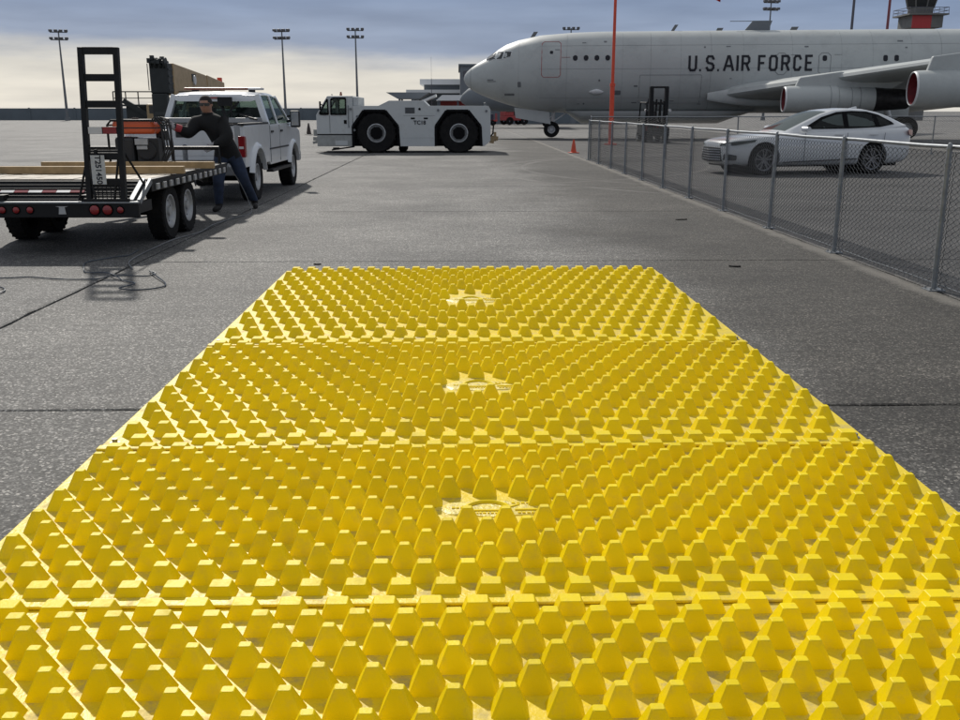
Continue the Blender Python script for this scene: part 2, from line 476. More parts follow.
def tag(o, label, cat, group=None):
    o['label'] = label; o['category'] = cat
    if group: o['group'] = group
    return o
def thing(name, label, cat, loc=(0, 0, 0), rz=0, group=None, scale=None):
    o = bpy.data.objects.new(name, None); col.objects.link(o)
    o.location = loc; o.rotation_euler = (0, 0, rz); o.empty_display_size = .3
    if scale: o.scale = (scale,) * 3
    return tag(o, label, cat, group)
def struct(o):
    o['kind'] = 'structure'; return o
def copy_tree(o, parent=None):
    c = o.copy(); col.objects.link(c); c.parent = parent
    for ch in list(o.children): copy_tree(ch, c)
    return c
def baked(o):
    """apply the modifiers of o"""
    dg = bpy.context.evaluated_depsgraph_get(); dg.update()
    me = bpy.data.meshes.new_from_object(o.evaluated_get(dg))
    o.modifiers.clear(); o.data = me
    return o
def cut(o, mbs):
    """boolean-subtract closed helper shapes, which are removed again"""
    for mb in mbs:
        me = mb.mesh('cutter'); c = bpy.data.objects.new('cutter', me); col.objects.link(c)
        c.matrix_world = Matrix.Identity(4)
        par = o.parent; o.parent = None
        md = o.modifiers.new('cut', 'BOOLEAN'); md.object = c; md.operation = 'DIFFERENCE'; md.solver = 'EXACT'
        baked(o)
        o.parent = par
        bpy.data.objects.remove(c, do_unlink=True)
    return o
def text_mesh(s, size, thick=0.0, ext=.004, align='CENTER', spacing=1.0):
    cu = bpy.data.curves.new('lettering', 'FONT'); cu.body = s; cu.size = size; cu.align_x = align; cu.align_y = 'CENTER'
    cu.offset = thick; cu.extrude = ext; cu.resolution_u = 3; cu.space_character = spacing
    t = bpy.data.objects.new('lettering', cu); col.objects.link(t)
    dg = bpy.context.evaluated_depsgraph_get(); dg.update()
    me = bpy.data.meshes.new_from_object(t.evaluated_get(dg))
    bpy.data.objects.remove(t, do_unlink=True)
    me.materials.clear()
    return me
def letters(name, s, size, m, parent, M, thick=0.0, ext=.003, fn=None):
    me = text_mesh(s, size, thick, ext)
    for v in me.vertices:
        v.co = fn(v.co) if fn else M @ v.co
    return link(name, me, m, parent)

def wheel(parent, c, r, w, side, rim_r, rim_m='rim_grey', spokes=0, tyre_m='rubber', tread=0, dark_hub=False):
    """tyre (the part 'wheel') turning about x, its outer face towards side; child rim"""
    x, y, z = c
    t = MB()
    h = w / 2
    t.lathe([(rim_r, -h * .9), (r * .93, -h), (r * .985, -h * .86), (r, -h * .6), (r, h * .6), (r * .985, h * .86), (r * .93, h), (rim_r * 1.06, h * .94), (rim_r, h * .8), (rim_r, -h * .9)], axis=(1, 0, 0), n=36)
    if tread:
        for k in range(tread):
            a = 2 * math.pi * k / tread
            Mx = Matrix.Rotation(a, 4, 'X')
            for sg in (-1, 1):
                t.box(sg * h * .12, sg * h * .95, -r * .05, r * .05, r * .965, r * 1.02, Mx @ Matrix.Rotation(sg * .35, 4, 'Z'))
    o = t.build('wheel', tyre_m, parent, smooth=40)
    o.location = c
    s_ = side
    q = MB()
    if spokes:
        q.lathe([(rim_r, h * .82 * s_), (rim_r * .9, h * .8 * s_), (rim_r * .9, -h * .5 * s_)], n=32)
        for k in range(spokes):
            a = 2 * math.pi * k / spokes
            Mx = Matrix.Rotation(a, 4, 'X')
            for da in (-.16, .16):
                q.bar(Mx @ Vector((h * .66 * s_, math.sin(da) * rim_r * .25, rim_r * .12)), Mx @ Vector((h * .72 * s_, math.sin(da) * rim_r * 1.25, rim_r * .94)), rim_r * .11, rim_r * .10, up=(1, 0, 0))
        q.lathe([(0.001, h * .74 * s_), (rim_r * .2, h * .72 * s_), (rim_r * .22, h * .5 * s_)], n=18)
        ro = q.build('rim', rim_m, o, smooth=40)
        d = MB(); d.lathe([(0.001, h * .2 * s_), (rim_r * .92, h * .2 * s_)], n=28); d.build('brake_disc', 'plastic_dark', o)
    else:
        q.lathe([(rim_r * 1.02, h * .9 * s_), (rim_r * .93, h * .92 * s_), (rim_r * .84, h * .6 * s_), (rim_r * .62, h * .42 * s_), (rim_r * .5, h * .55 * s_), (rim_r * .3, h * .6 * s_), (rim_r * .28, h * .85 * s_), (0.001, h * .9 * s_)], n=32)
        ro = q.build('rim', rim_m, o, smooth=30)
        d = MB()
        for k in range(8):
            a = 2 * math.pi * (k + .5) / 8
            d.cyl((h * .44 * s_, math.cos(a) * rim_r * .72, math.sin(a) * rim_r * .72), (h * .49 * s_, math.cos(a) * rim_r * .72, math.sin(a) * rim_r * .72), rim_r * .09, n=10)
        d.build('rim_holes', 'plastic_dark', o)
        if dark_hub:
            e_ = MB(); e_.lathe([(rim_r * .66, h * .86 * s_), (rim_r * .6, h * .95 * s_), (0.001, h * .95 * s_)], n=28); e_.build('hub', 'rubber_deep', o, smooth=30)
    return o

# ------------------------------------------------------------------ ground
g = MB(); S = 3000
g.quad((-S, -S, -.045), (S, -S, -.045), (S, S, -.045), (-S, S, -.045))
ground = struct(g.build('ground', 'apron_far'))
XS = [-18.7, -11.05, -3.4, 4.25, 11.9, 19.55]
slab_meshes = {}
for ci in range(5):
    for k in range(-2, 11):
        x0, x1 = XS[ci], XS[ci + 1]
        y0 = 4.9 + 5.18 * (k - 1); y1 = y0 + 5.18
        gx0 = .013 if ci == 2 else .008; gx1 = .013 if ci == 1 else .008
        b = MB()
        w = x1 - x0; n = 24
        # slab with slightly chipped long edges
        key = (ci, k % 3)
        if key not in slab_meshes:
            rnd = random.Random(ci * 10 + k % 3)
            ring = []
            for i in range(n): ring.append((gx0 + (w - gx0 - gx1) * i / n, .007 + max(0, rnd.gauss(0, .006))))
            for i in range(n): ring.append((w - gx1 - max(0, rnd.gauss(0, .006)), .011 + 5.158 * i / n))
            for i in range(n): ring.append((w - gx1 - (w - gx0 - gx1) * i / n, 5.173 - max(0, rnd.gauss(0, .006))))
            for i in range(n): ring.append((gx0 + max(0, rnd.gauss(0, .006)), 5.169 - 5.158 * i / n))
            ctr = (w / 2, 2.59)
            ri = [(a + (ctr[0] - a) * .004 , c + (ctr[1] - c) * .004) for a, c in ring]
            b.loft([[(a, c, -.05) for a, c in ring], [(a, c, -.006) for a, c in ring], [(a, c, 0) for a, c in ri]], cap=True)
            me = b.mesh('concrete_slab')
            me.materials.append(MATS['apron_left' if ci < 2 else 'apron' if ci == 2 else 'apron_right'])
            slab_meshes[key] = me
        o = bpy.data.objects.new('concrete_slab', slab_meshes[key]); col.objects.link(o)
        o.parent = ground
        o.location = (x0, y0, 0)

# ------------------------------------------------------------------ yellow trackout mats
STUD_H, B0, T0 = .0775, .0520, .0170
def stud_mesh(h):
    def ring(hw, z, ch):
        hy = hw * .80
        return [(hw - ch, -hy, z), (hw, -hy + ch, z), (hw, hy - ch, z), (hw - ch, hy, z), (-hw + ch, hy, z), (-hw, hy - ch, z), (-hw, -hy + ch, z), (-hw + ch, -hy, z)]
    tw = B0 - (B0 - T0) * h / STUD_H
    b = MB()
    b.loft([ring(B0, -.004, .008), ring(tw + .001, h - .002, .003 + tw * .05), ring(tw - .0015, h, .003)], cap=True)
    b.f.pop(-2); b.m.pop(-2)
    me = b.mesh('pyramid_stud')
    me.materials.append(MATS['yellow'])
    return me
SM = {k: stud_mesh(h) for k, h in (('low', .043), ('mid', .063), ('full', STUD_H))}
PITCH, NX, NR, MW = .1468, 24, 14, 3.66
def make_mat(yf, yb, label, dx=0.0, rz=0.0, extra=None):
    L_ = yb - yf
    t = thing('trackout_mat', label, 'mat', (.135 + dx, yf, .002), rz, 'yellow trackout mats laid end to end')
    b = MB(); b.box(-MW / 2, MW / 2, .0, L_ - .004, 0, .018)
    b.build('base_sheet', 'yellow_sheet', t, bevel=.004)
    b = MB(); b.box(-MW / 2 + .004, MW / 2 - .004, -.035, .022, .0195, .031)
    b.build('edge_lip', 'yellow_sheet', t, bevel=.004)
    pos = []
    sp = (L_ - .115) / (NR - 1)
    ys = min(1.4, max(1.0, sp / .125))
    for r in range(NR):
        kind = 'low' if r in (0, NR - 1) else 'mid' if r in (1, NR - 2) else 'full'
        off = 0 if r % 2 else PITCH / 2
        for i in range(NX):
            x = -MW / 2 + .1055 + i * PITCH + off
            if r == 6 and 10.6 < (x + MW / 2) / PITCH < 13.4: continue
            if r == 7 and 11.0 < (x + MW / 2) / PITCH < 13.0: continue
            pos.append((x, .058 + r * sp, kind))
    rest = pos[300:]
    for (x, y, kind) in pos[:300]:
        o = bpy.data.objects.new('pyramid_stud', SM[kind]); col.objects.link(o)
        o.parent = t; o.location = (x, y, .018)
        o.rotation_euler = (0, 0, random.gauss(0, .02))
        o.scale = (1, ys, 1 + random.gauss(0, .02))
    b = MB()
    for (x, y, kind) in rest:
        me = SM[kind]
        b.add([(v.co.x + x, v.co.y * ys + y, v.co.z + .018) for v in me.vertices], [tuple(p.vertices) for p in me.polygons])
    if rest:
        o = b.build('pyramid_stud_rows', 'yellow', t); o['kind'] = 'stuff'
    # moulded emblem in the middle gap: an arc over a bar with fine raised lines, illegible lettering
    yc = .058 + 6.5 * sp
    b = MB()
    x0 = -.03
    arc = [(x0 + .085 * math.cos(a), yc - .02 + min(.55, L_ * .25) * .10 * math.sin(a) * 2, .019) for a in [math.pi * (.04 + .92 * k / 14) for k in range(15)]]
    b.tube(arc, .010, 6)
    el = [2 * math.pi * k / 36 for k in range(36)]; ey = .055 * ys + sp * .25
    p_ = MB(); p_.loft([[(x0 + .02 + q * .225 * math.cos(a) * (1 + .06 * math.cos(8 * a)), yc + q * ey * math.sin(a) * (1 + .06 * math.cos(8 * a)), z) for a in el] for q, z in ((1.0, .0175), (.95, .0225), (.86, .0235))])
    plate_ = p_.build('emblem_plate', 'emblem_worn_glare', t, smooth=40)
    b.v = [(x, y, z + .0055) for x, y, z in b.v]
    b.box(x0 - .08, x0 + .08, yc - .035, yc - .026, .0225, .029)
    rnd = random.Random(3)
    for row, (xa, xb, yy) in enumerate(((-.10, .04, yc - .052), (.09, .20, yc - .05), (.07, .15, yc + .045), (-.17, -.12, yc))):
        x = xa
        while x < xb:
            w = rnd.uniform(.006, .014)
            b.box(x, x + w, yy - .006, yy + .006 * rnd.uniform(.2, 1), .0225, .0275)
            x += w + rnd.uniform(.004, .007)
    b.box(.08, .21, yc - .03, yc - .02, .0225, .029)
    b.bar((.06, yc + .005, .025), (.10, yc + .03, .025), .008, .005)
    b.build('moulded_emblem', 'yellow', t)
    for s in (-1, 1):
        b = MB()
        b.cyl((s * (MW / 2 - .055), .075, .018), (s * (MW / 2 - .055), .075, .024), .024, n=16)
        b.cyl((s * (MW / 2 - .055), .075, .024), (s * (MW / 2 - .055), .075, .042), .014, n=6)
        b.build('bolt', 'steel_bolt', t)
    return t
make_mat(6.26, 9.37, 'farthest yellow pyramid-studded mat, its back edge against bare concrete', 0, R(.15))
make_mat(4.235, 6.255, 'second farthest yellow pyramid-studded mat, with both corner bolts in view', 0, 0)
make_mat(2.77, 4.23, 'second nearest yellow pyramid-studded mat, running out of frame at both sides', 0, R(-.1))
make_mat(1.30, 2.765, 'nearest yellow pyramid-studded mat, cut off by the bottom of the picture', .03, R(.1))

# ------------------------------------------------------------------ far wall, light masts, buildings, tower
t = thing('perimeter_wall', 'long low blue-grey wall along the far edge of the apron', 'wall', (-60, 176, -.045), 0)
for k in range(-14, 9):
    b = MB(); b.box(k * 8 + .04, k * 8 + 7.96, -.12, .12, 0, 2.08 + random.uniform(-.04, .04))
    b.build('panel', 'wall_grey', t)
b = MB()
for k in range(-14, 10): b.box(k * 8 - .16, k * 8 + .16, -.2, -.121, 0, 2.16)
b.build('piers', 'wall_grey', t)

def light_mast(x, y, h, label, two=True):
    t = thing('light_mast', label, 'light pole', (x, y, -.045), random.uniform(-.3, .3), 'floodlight masts around the apron')
    b = MB(); b.cyl((0, 0, 0), (0, 0, h), .24, .10, n=12); b.cyl((0, 0, 0), (0, 0, .5), .42, .40, n=12)
    b.build('pole', 'pole_grey', t, smooth=40)
    for z in ((h - .25, h - 1.45) if two else (h - .25,)):
        b = MB(); b.bar((-1.35, 0, z), (1.35, 0, z), .14, .14); b.build('cross_arm', 'pole_grey', t)
        for i in range(4):
            xx = -1.2 + .8 * i
            b = MB(); b.box(xx - .26, xx + .26, -.55, .1, z + .05, z + .42, Matrix.Rotation(R(0), 4, 'X'))
            b.build('lamp', 'lamp_head', t, bevel=.04)
    return t
light_mast(-66.3, 168, 14.5, 'floodlight mast farthest left, beyond the upright trailer ramp')
light_mast(-29.7, 170, 14.8, 'floodlight mast rising behind the white pickup')
light_mast(-17.3, 170, 15.0, 'floodlight mast rising behind the tow tractor cab')
light_mast(19.3, 170, 15.2, 'floodlight mast whose lamps peek over the aircraft cockpit roof')
light_mast(53.2, 170, 19.6, 'floodlight mast above the aircraft fuselage near the dorsal blade antenna')
light_mast(-79.0, 168, 9.0, 'short mast at the left edge of the picture', two=False)

def mast(name, x, y, h, r, m, label):
    b = MB(); b.cyl((0, 0, 0), (0, 0, h), r, r * .7, n=10); b.cyl((0, 0, 0), (0, 0, .6), r * 2.2, r * 2, n=10); b.cyl((0, 0, h), (0, 0, h + 2.5), r * .25, n=6)
    t = thing(name, label, 'mast', (x, y, -.045), 0, 'masts behind the aircraft')
    b.build('pole', m, t, smooth=40)
mast('antenna_mast', 51.5, 130, 26, .20, 'mast_dark', 'dark mast standing behind the fuselage, left of the reddish one')
mast('antenna_mast', 56.2, 130, 26, .20, 'mast_red', 'reddish mast behind the fuselage beside the control tower')
mast('antenna_mast', -3.2, 120, 5.4, .05, 'mast_dark', 'thin antenna mast left of the far white roofs')

t = thing('control_tower', 'airfield control tower with dark glass cab and red panel below', 'control tower', (78.9, 170, -.045), 0)
t.scale = (.78, .78, 1)
b = MB(); b.lathe([(3.1, 0), (3.1, 15.2)], axis=(0, 0, 1), n=8, cap=True); b.build('shaft', 'tower_concrete', t)
b = MB(); b.box(-3.2, 3.6, -3.4, 3.4, 15.2, 17.2); b.build('equipment_floor', 'tower_concrete', t, bevel=.05)
b = MB(); b.box(-3.2, 1.0, -3.52, -3.402, 15.1, 17.15); b.build('red_panel', 'red_paint', t)
b = MB(); b.box(-4.2, 4.4, -4.2, 4.2, 17.2, 17.45); b.build('balcony', 'tower_concrete', t)
b = MB()
for s in (-1, 1):
    for z in (17.9, 18.4):
        b.bar((-4.1, s * 4.1, z), (4.3, s * 4.1, z), .08, .08); b.bar((s * 4.15 + .1, -4.1, z), (s * 4.15 + .1, 4.1, z), .08, .08)
    for i in range(9): b.bar((-4.1 + i * 1.05, s * 4.1, 17.45), (-4.1 + i * 1.05, s * 4.1, 18.4), .07, .07)
b.build('railing', 'mast_dark', t)
b = MB(); b.lathe([(2.7, 17.45), (2.75, 18.5)], axis=(0, 0, 1), n=8, cap=True); b.build('cab_base', 'tower_concrete', t)
b = MB(); b.lathe([(2.75, 18.5), (3.9, 21.6)], axis=(0, 0, 1), n=8, cap=True); b.build('cab_glass', 'tower_glass', t)
b = MB()
for k in range(8):
    a = 2 * math.pi * k / 8 
    b.bar((2.78 * math.cos(a), 2.78 * math.sin(a), 18.5), (3.95 * math.cos(a), 3.95 * math.sin(a), 21.6), .22, .22)
b.build('mullions', 'tower_concrete', t)
b = MB(); b.lathe([(4.2, 21.6), (4.3, 22.3), (2.0, 22.9)], axis=(0, 0, 1), n=8, cap=True); b.build('cab_roof', 'tower_concrete', t)

t = thing('hangar', 'tall grey box-shaped hangar behind the aircraft nose', 'building', (10.3, 128, -.045), 0)
b = MB(); b.box(-10, 12, 0, 22, 0, 7.2); b.build('wall', 'building_grey', t)
b = MB(); b.box(-10.2, 12.2, -.2, 22.2, 7.2, 7.45); b.build('roof', 'wall_grey', t)
for i in range(3):
    b = MB(); b.box(-8 + i * 6.6, -2.2 + i * 6.6, -.08, -.002, 0, 5.4); b.build('door', 'wall_grey', t)
b = MB(); b.box(-9.6, -8.6, -.09, -.003, 5.9, 6.6); b.build('vent', 'mast_dark', t)
t = thing('terminal_building', 'low building with stepped white roofs left of the grey hangar', 'building', (-2.6, 150, -.045), 0)
b = MB(); b.box(-4.5, 6, 0, 16, 0, 4.2); b.build('wall', 'building_grey', t)
b = MB(); b.box(-5.2, 6.4, -1.2, 16.4, 4.2, 4.7); b.build('roof', 'roof_white', t)
b = MB(); b.box(-2.6, 6, 2, 14, 4.7, 5.5); b.build('clerestory', 'building_grey', t)
b = MB(); b.box(-3.2, 6.4, 1, 14.4, 5.5, 6.3); b.build('upper_roof', 'roof_white', t)
for i in range(5):
    b = MB(); b.box(-4 + i * 2, -2.6 + i * 2, -.06, -.002, 1.2, 3.2); b.build('window', 'tower_glass', t)
t = thing('service_shed', 'dark flat-roofed canopy seen above the tow tractor bonnet', 'building', (-6.0, 118, -.045), 0)
b = MB(); b.prism([(-2.6, 3.75), (2.6, 3.75), (1.4, 3.0), (-1.2, 3.0)], 0, 6, 'y'); b.build('roof', 'building_grey', t)
for i, xx in enumerate((-1.0, 1.2)):
    for yy in (.4, 5.6):
        b = MB(); b.box(xx - .12, xx + .12, yy - .12, yy + .12, 0, 3.02); b.build('post', 'pole_grey', t)
# the sloping-roofed white shelter in front
t = thing('white_shelter', 'white-roofed open shelter just left of the aircraft nose', 'shelter', (-.6, 112, -.045), 0)
b = MB(); b.prism([(-1.9, 2.75), (2.4, 2.75), (2.4, 3.35), (-1.2, 3.35)], 0, 5, 'y'); b.build('roof', 'roof_white', t)
b = MB(); b.prism([(-4.4, 2.1), (-1.9, 3.2), (-1.9, 3.45), (-4.4, 2.4)], 0, 5, 'y'); b.build('lean_to_roof', 'roof_white', t)
for xx in (-4.2, -1.5, .6, 2.2):
    b = MB(); b.box(xx - .1, xx + .1, .2, .4, 0, 2.74 if xx > -2 else 2.2); b.build('post', 'mast_dark', t)
b = MB(); b.box(-1.6, 2.2, 4.0, 4.2, 0, 2.7); b.build('back_wall', 'red_line', t)

# ------------------------------------------------------------------ tanker aircraft
AX = R(-6.8)
plane = thing('tanker_aircraft', 'large grey four-engined military jet lettered U.S. AIR FORCE', 'aircraft', (.37, 60.0, 0), AX)
# local: x aft from the nose, y towards starboard (away from camera), z up
FS = [(0.0, 3.46, 3.38), (.06, 3.66, 3.2), (.2, 3.84, 3.02), (.45, 4.05, 2.80), (.8, 4.28, 2.60), (1.2, 4.50, 2.43), (1.65, 4.74, 2.25), (2.1, 5.10, 2.09), (2.6, 5.38, 1.94), (3.3, 5.62, 1.75), (4.6, 5.89, 1.50), (6.5, 6.03, 1.44), (8.2, 6.08, 1.43), (14, 6.09, 1.43), (20, 6.09, 1.43), (26, 6.09, 1.46), (31, 6.07, 2.0), (36, 5.95, 3.2), (40, 5.7, 4.4), (41.5, 5.3, 4.8)]
def fus(s):
    for i in range(len(FS) - 1):
        if s <= FS[i + 1][0]:
            a, b_ = FS[i], FS[i + 1]; k = (s - a[0]) / (b_[0] - a[0]); break
    else: a = b_ = FS[-1]; k = 0
    return a[1] + (b_[1] - a[1]) * k, a[2] + (b_[2] - a[2]) * k
def fpt(s, a):
    """a: angle from +z, positive to port (-y)"""
    tp, bt = fus(s); c = (tp + bt) / 2; h = (tp - bt) / 2
    w = min(h * .90, 2.05)
    ss, cc = math.sin(a), math.cos(a)
    e_ = .92
    return Vector((s, -w * math.copysign(abs(ss) ** e_, ss), c + h * math.copysign(abs(cc) ** e_, cc)))
def side(s, z, off=.012):
    tp, bt = fus(s); c = (tp + bt) / 2; h = (tp - bt) / 2
    q = max(-1, min(1, (z - c) / h)); a = math.acos(math.copysign(abs(q) ** (1 / .92), q))
    p_ = fpt(s, a); p_.y -= off
    return p_
b = MB()
NA = 44
ss_ = []
for i in range(len(FS) - 1):
    m_ = 3 if FS[i + 1][0] - FS[i][0] > 3 else 2 if FS[i + 1][0] - FS[i][0] > 1 else 1
    for k in range(m_): ss_.append(FS[i][0] + (FS[i + 1][0] - FS[i][0]) * k / m_)
ss_.append(41.5)
b.loft([[fpt(s, 2 * math.pi * k / NA) for k in range(NA)] for s in ss_])
fo = b.build('fuselage', 'plane_grey', plane, smooth=50)
def patch(name, poly, m, off=.012, div=1, par=None):
    """polygon given as (s, z) laid on the port side, thin slab"""
    b = MB(); n = len(poly)
    o_ = [side(s, z, off) for s, z in poly]; i_ = [side(s, z, -.03) for s, z in poly]
    b.loft([i_, o_])
    return b.build(name, m, par or plane)
def outline(name, poly, m, r=.022, par=None):
    pts = []
    for i in range(len(poly)):
        a, c = poly[i], poly[(i + 1) % len(poly)]
        for k in range(4): pts.append(side(a[0] + (c[0] - a[0]) * k / 4, a[1] + (c[1] - a[1]) * k / 4, .002))
    pts.append(pts[0])
    b = MB(); b.tube(pts, r, 4)
    return b.build(name, m, par or plane)
# cockpit glazing
for poly in ([(1.55, 4.45), (1.98, 4.50), (2.05, 4.90), (1.78, 4.72)], [(2.04, 4.48), (2.40, 4.50), (2.52, 4.92), (2.14, 4.92)], [(2.46, 4.52), (2.92, 4.62), (2.98, 4.92), (2.58, 4.93)]):
    patch('cockpit_window', poly, 'tower_glass', .02)
    outline('window_frame', poly, 'plane_white', .02)
b = MB()
for sgn in (-1, 1):
    q = [fpt(1.42, R(sgn * 30)), fpt(1.42, R(sgn * 4)), fpt(1.98, R(sgn * 4)), fpt(1.98, R(sgn * 40))]
    b.loft([[p_ - Vector((0, 0, .03)) for p_ in q], [p_ + Vector((-.01, 0, .025)) for p_ in q]])
b.build('windscreen', 'tower_glass', plane)
b = MB(); ring = [fpt(.46, 2 * math.pi * k / 32) + Vector((0, 0, 0)) for k in range(33)]; b.tube(ring, .012, 4); b.build('radome_seam', 'plane_line', plane)
# cargo / crew door outlines, small windows
def rrect(s0, s1, z0, z1, c=.12):
    return [(s0 + c, z0), (s1 - c, z0), (s1, z0 + c), (s1, z1 - c), (s1 - c, z1), (s0 + c, z1), (s0, z1 - c), (s0, z0 + c)]
outline('crew_door_outline', rrect(4.75, 5.85, 3.45, 5.45), 'red_line', .016)
patch('door_handle', rrect(5.22, 5.4, 4.75, 4.92, .03), 'plane_dark')
b = MB(); b.tube([side(5.9 + .1 * k, 4.55, .002) for k in range(6)], .012, 4); b.build('red_stripe', 'red_line', plane)
for i in range(4): 
    w_ = patch('cabin_window', rrect(6.55 + i * .62, 6.82 + i * .62, 4.36, 4.66, .08), 'plane_dark')
outline('cargo_door_outline', rrect(10.4, 13.9, 2.0, 3.55, .05), 'plane_line', .010)
for s0, s1, win in ((18.0, 18.6, 0), (20.35, 21.0, 1)):
    outline('hatch_outline', rrect(s0, s1, 3.55, 4.72, .15), 'plane_line', .014)
    if win: patch('cabin_window', rrect(s0 + .2, s0 + .44, 4.28, 4.58, .06), 'plane_dark')
for s0 in (23.85, 24.45, 27.25, 27.75): patch('cabin_window', rrect(s0, s0 + .24, 4.25, 4.58, .06), 'plane_dark')
outline('hatch_outline', rrect(28.1, 28.7, 3.75, 4.85, .12), 'plane_line', .014); patch('cabin_window', rrect(28.3, 28.5, 4.3, 4.6, .05), 'plane_dark')
for s0 in (18.8, 21.2, 28.9): 
    b = MB(); b.tube([side(s0 + .1 * k, 4.62, .002) for k in range(5)], .012, 4); b.build('stencil_line', 'plane_line', plane)
for (s0, s1, z0, z1) in ((2.55, 3.15, 2.42, 2.55), (3.35, 3.55, 2.9, 3.2), (8.95, 9.35, 2.45, 2.7), (10.95, 11.15, 1.95, 2.25), (8.05, 8.15, 3.2, 3.32), (1.5, 1.9, 3.3, 3.36), (1.5, 2.05, 3.22, 3.26)):
    patch('access_panel', rrect(s0, s1, z0, z1, min(.03, (z1 - z0) / 3)), 'plane_line')
# skin seams
for s0 in (3.4, 6.2, 9.4, 11.0, 12.7, 14.4, 16.2, 18.9, 21.6, 23.3, 25.4, 27.0, 29.2):
    b = MB(); b.tube([fpt(s0, R(20 + 140 * k / 20)) for k in range(21)], .007 if s0 in (11.0, 14.4) else .004, 4); b.build('skin_seam', 'plane_line', plane)
for zz in (2.3, 3.9, 5.2):
    b = MB(); b.tube([side(4.6 + 24 * k / 28, zz, 0) for k in range(29)], .005, 4); b.build('skin_seam', 'plane_line', plane)
rnd = random.Random(11)
for k in range(26):
    s0 = rnd.uniform(5.5, 27); z0 = rnd.choice((2.0, 2.5, 3.0, 3.3, 5.0, 5.4)) + rnd.uniform(-.1, .1); w = rnd.uniform(.08, .3); h = rnd.uniform(.03, .09)
    patch('placard', rrect(s0, s0 + w, z0, z0 + h, .008), 'plane_line', .006)
# probe blisters and blade antennas
b = MB(); b.loft([[side(7.5 + .9 * k / 8, 2.62 + .16 * math.sin(math.pi * min(1, (k + .15) / 8.3)) * math.sin(2 * math.pi * j / 10), -.02 + .18 * max(.05, math.sin(math.pi * (k + .15) / 8.3)) * (1 + math.cos(2 * math.pi * j / 10)) / 2) for j in range(10)] for k in range(9)]); b.build('blister_fairing', 'plane_white', plane, smooth=60)
for s0, h, w in ((3.95, .35, .25), (12.2, .35, .2), (19.0, .18, .4), (14.8, .15, .35)):
    tp = fus(s0)[0]
    b = MB(); b.prism([(s0, tp - .05), (s0 + w, tp - .03), (s0 + w + h * .7, tp + h), (s0 + h * .7, tp + h)], -.03, .03, 'y'); b.build('blade_antenna', 'plane_line', plane)
b = MB(); b.prism([(16.4, 6.02), (17.8, 6.02), (18.0, 6.62), (16.9, 6.62)], -.06, .06, 'y'); b.cyl((16.9, 0, 6.6), (15.6, 0, 6.6), .02, n=6); b.build('dorsal_blade', 'building_grey', plane)
# lettering, thick block capitals wrapped on the skin
GLYPH = {'U': [[(0, 1), (0, .16), (.2, 0), (.8, 0), (1, .16), (1, 1)]], 'S': [[(1, .82), (.8, 1), (.2, 1), (0, .84), (0, .66), (.2, .53), (.8, .47), (1, .34), (1, .16), (.8, 0), (.2, 0), (0, .18)]],
 'A': [[(0, 0), (.42, 1), (.58, 1), (1, 0)], [(.17, .30), (.83, .30)]], 'I': [[(.5, 0), (.5, 1)]], 'R': [[(0, 0), (0, 1), (.8, 1), (1, .86), (1, .62), (.8, .48), (0, .48)], [(.55, .48), (1, 0)]],
 'F': [[(0, 0), (0, 1), (1, 1)], [(0, .5), (.8, .5)]], 'O': [[(.2, 0), (0, .16), (0, .84), (.2, 1), (.8, 1), (1, .84), (1, .16), (.8, 0), (.2, 0)]], 'C': [[(1, .8), (.8, 1), (.2, 1), (0, .84), (0, .16), (.2, 0), (.8, 0), (1, .2)]],
 'E': [[(1, 1), (0, 1), (0, 0), (1, 0)], [(0, .5), (.8, .5)]]}
K = 6.9 / 226
for ch, a0, a1 in (('U', 0, 16), ('.', 20, 24), ('S', 32, 48), ('.', 53, 57), ('A', 64, 84), ('I', 86, 94), ('R', 97, 113), ('F', 127, 141), ('O', 147, 163), ('R', 169, 185), ('C', 191, 206), ('E', 212, 226)):
    b = MB(); W_ = .125; s0, s1 = 13.12 + a0 * K + W_ / 2, 13.12 + a1 * K - W_ / 2; z0, z1 = 3.74 + W_ / 2, 4.62 - W_ / 2
    strokes = [[(0, 0), (1, 0)]] if ch == '.' else GLYPH[ch]
    for st in strokes:
        pts = [(s0 + u * (s1 - s0), z0 + w * (z1 - z0)) for u, w in st]
        for p0, p1 in zip(pts, pts[1:]):
            d = Vector((p1[0] - p0[0], p1[1] - p0[1])); L_ = max(d.length, .001); d /= L_; n_ = Vector((-d.y, d.x)) * W_ / 2
            ex = W_ * .36
            q0 = Vector(p0) - d * ex; q1 = Vector(p1) + d * ex; m_ = 3
            for k in range(m_):
                a_, c_ = q0.lerp(q1, k / m_), q0.lerp(q1, (k + 1) / m_)
                cs = [a_ - n_, c_ - n_, c_ + n_, a_ + n_]
                b.loft([[side(q.x, q.y, -.02) for q in cs], [side(q.x, q.y, .022) for q in cs]])
    b.build('letter', 'plane_dark', plane)
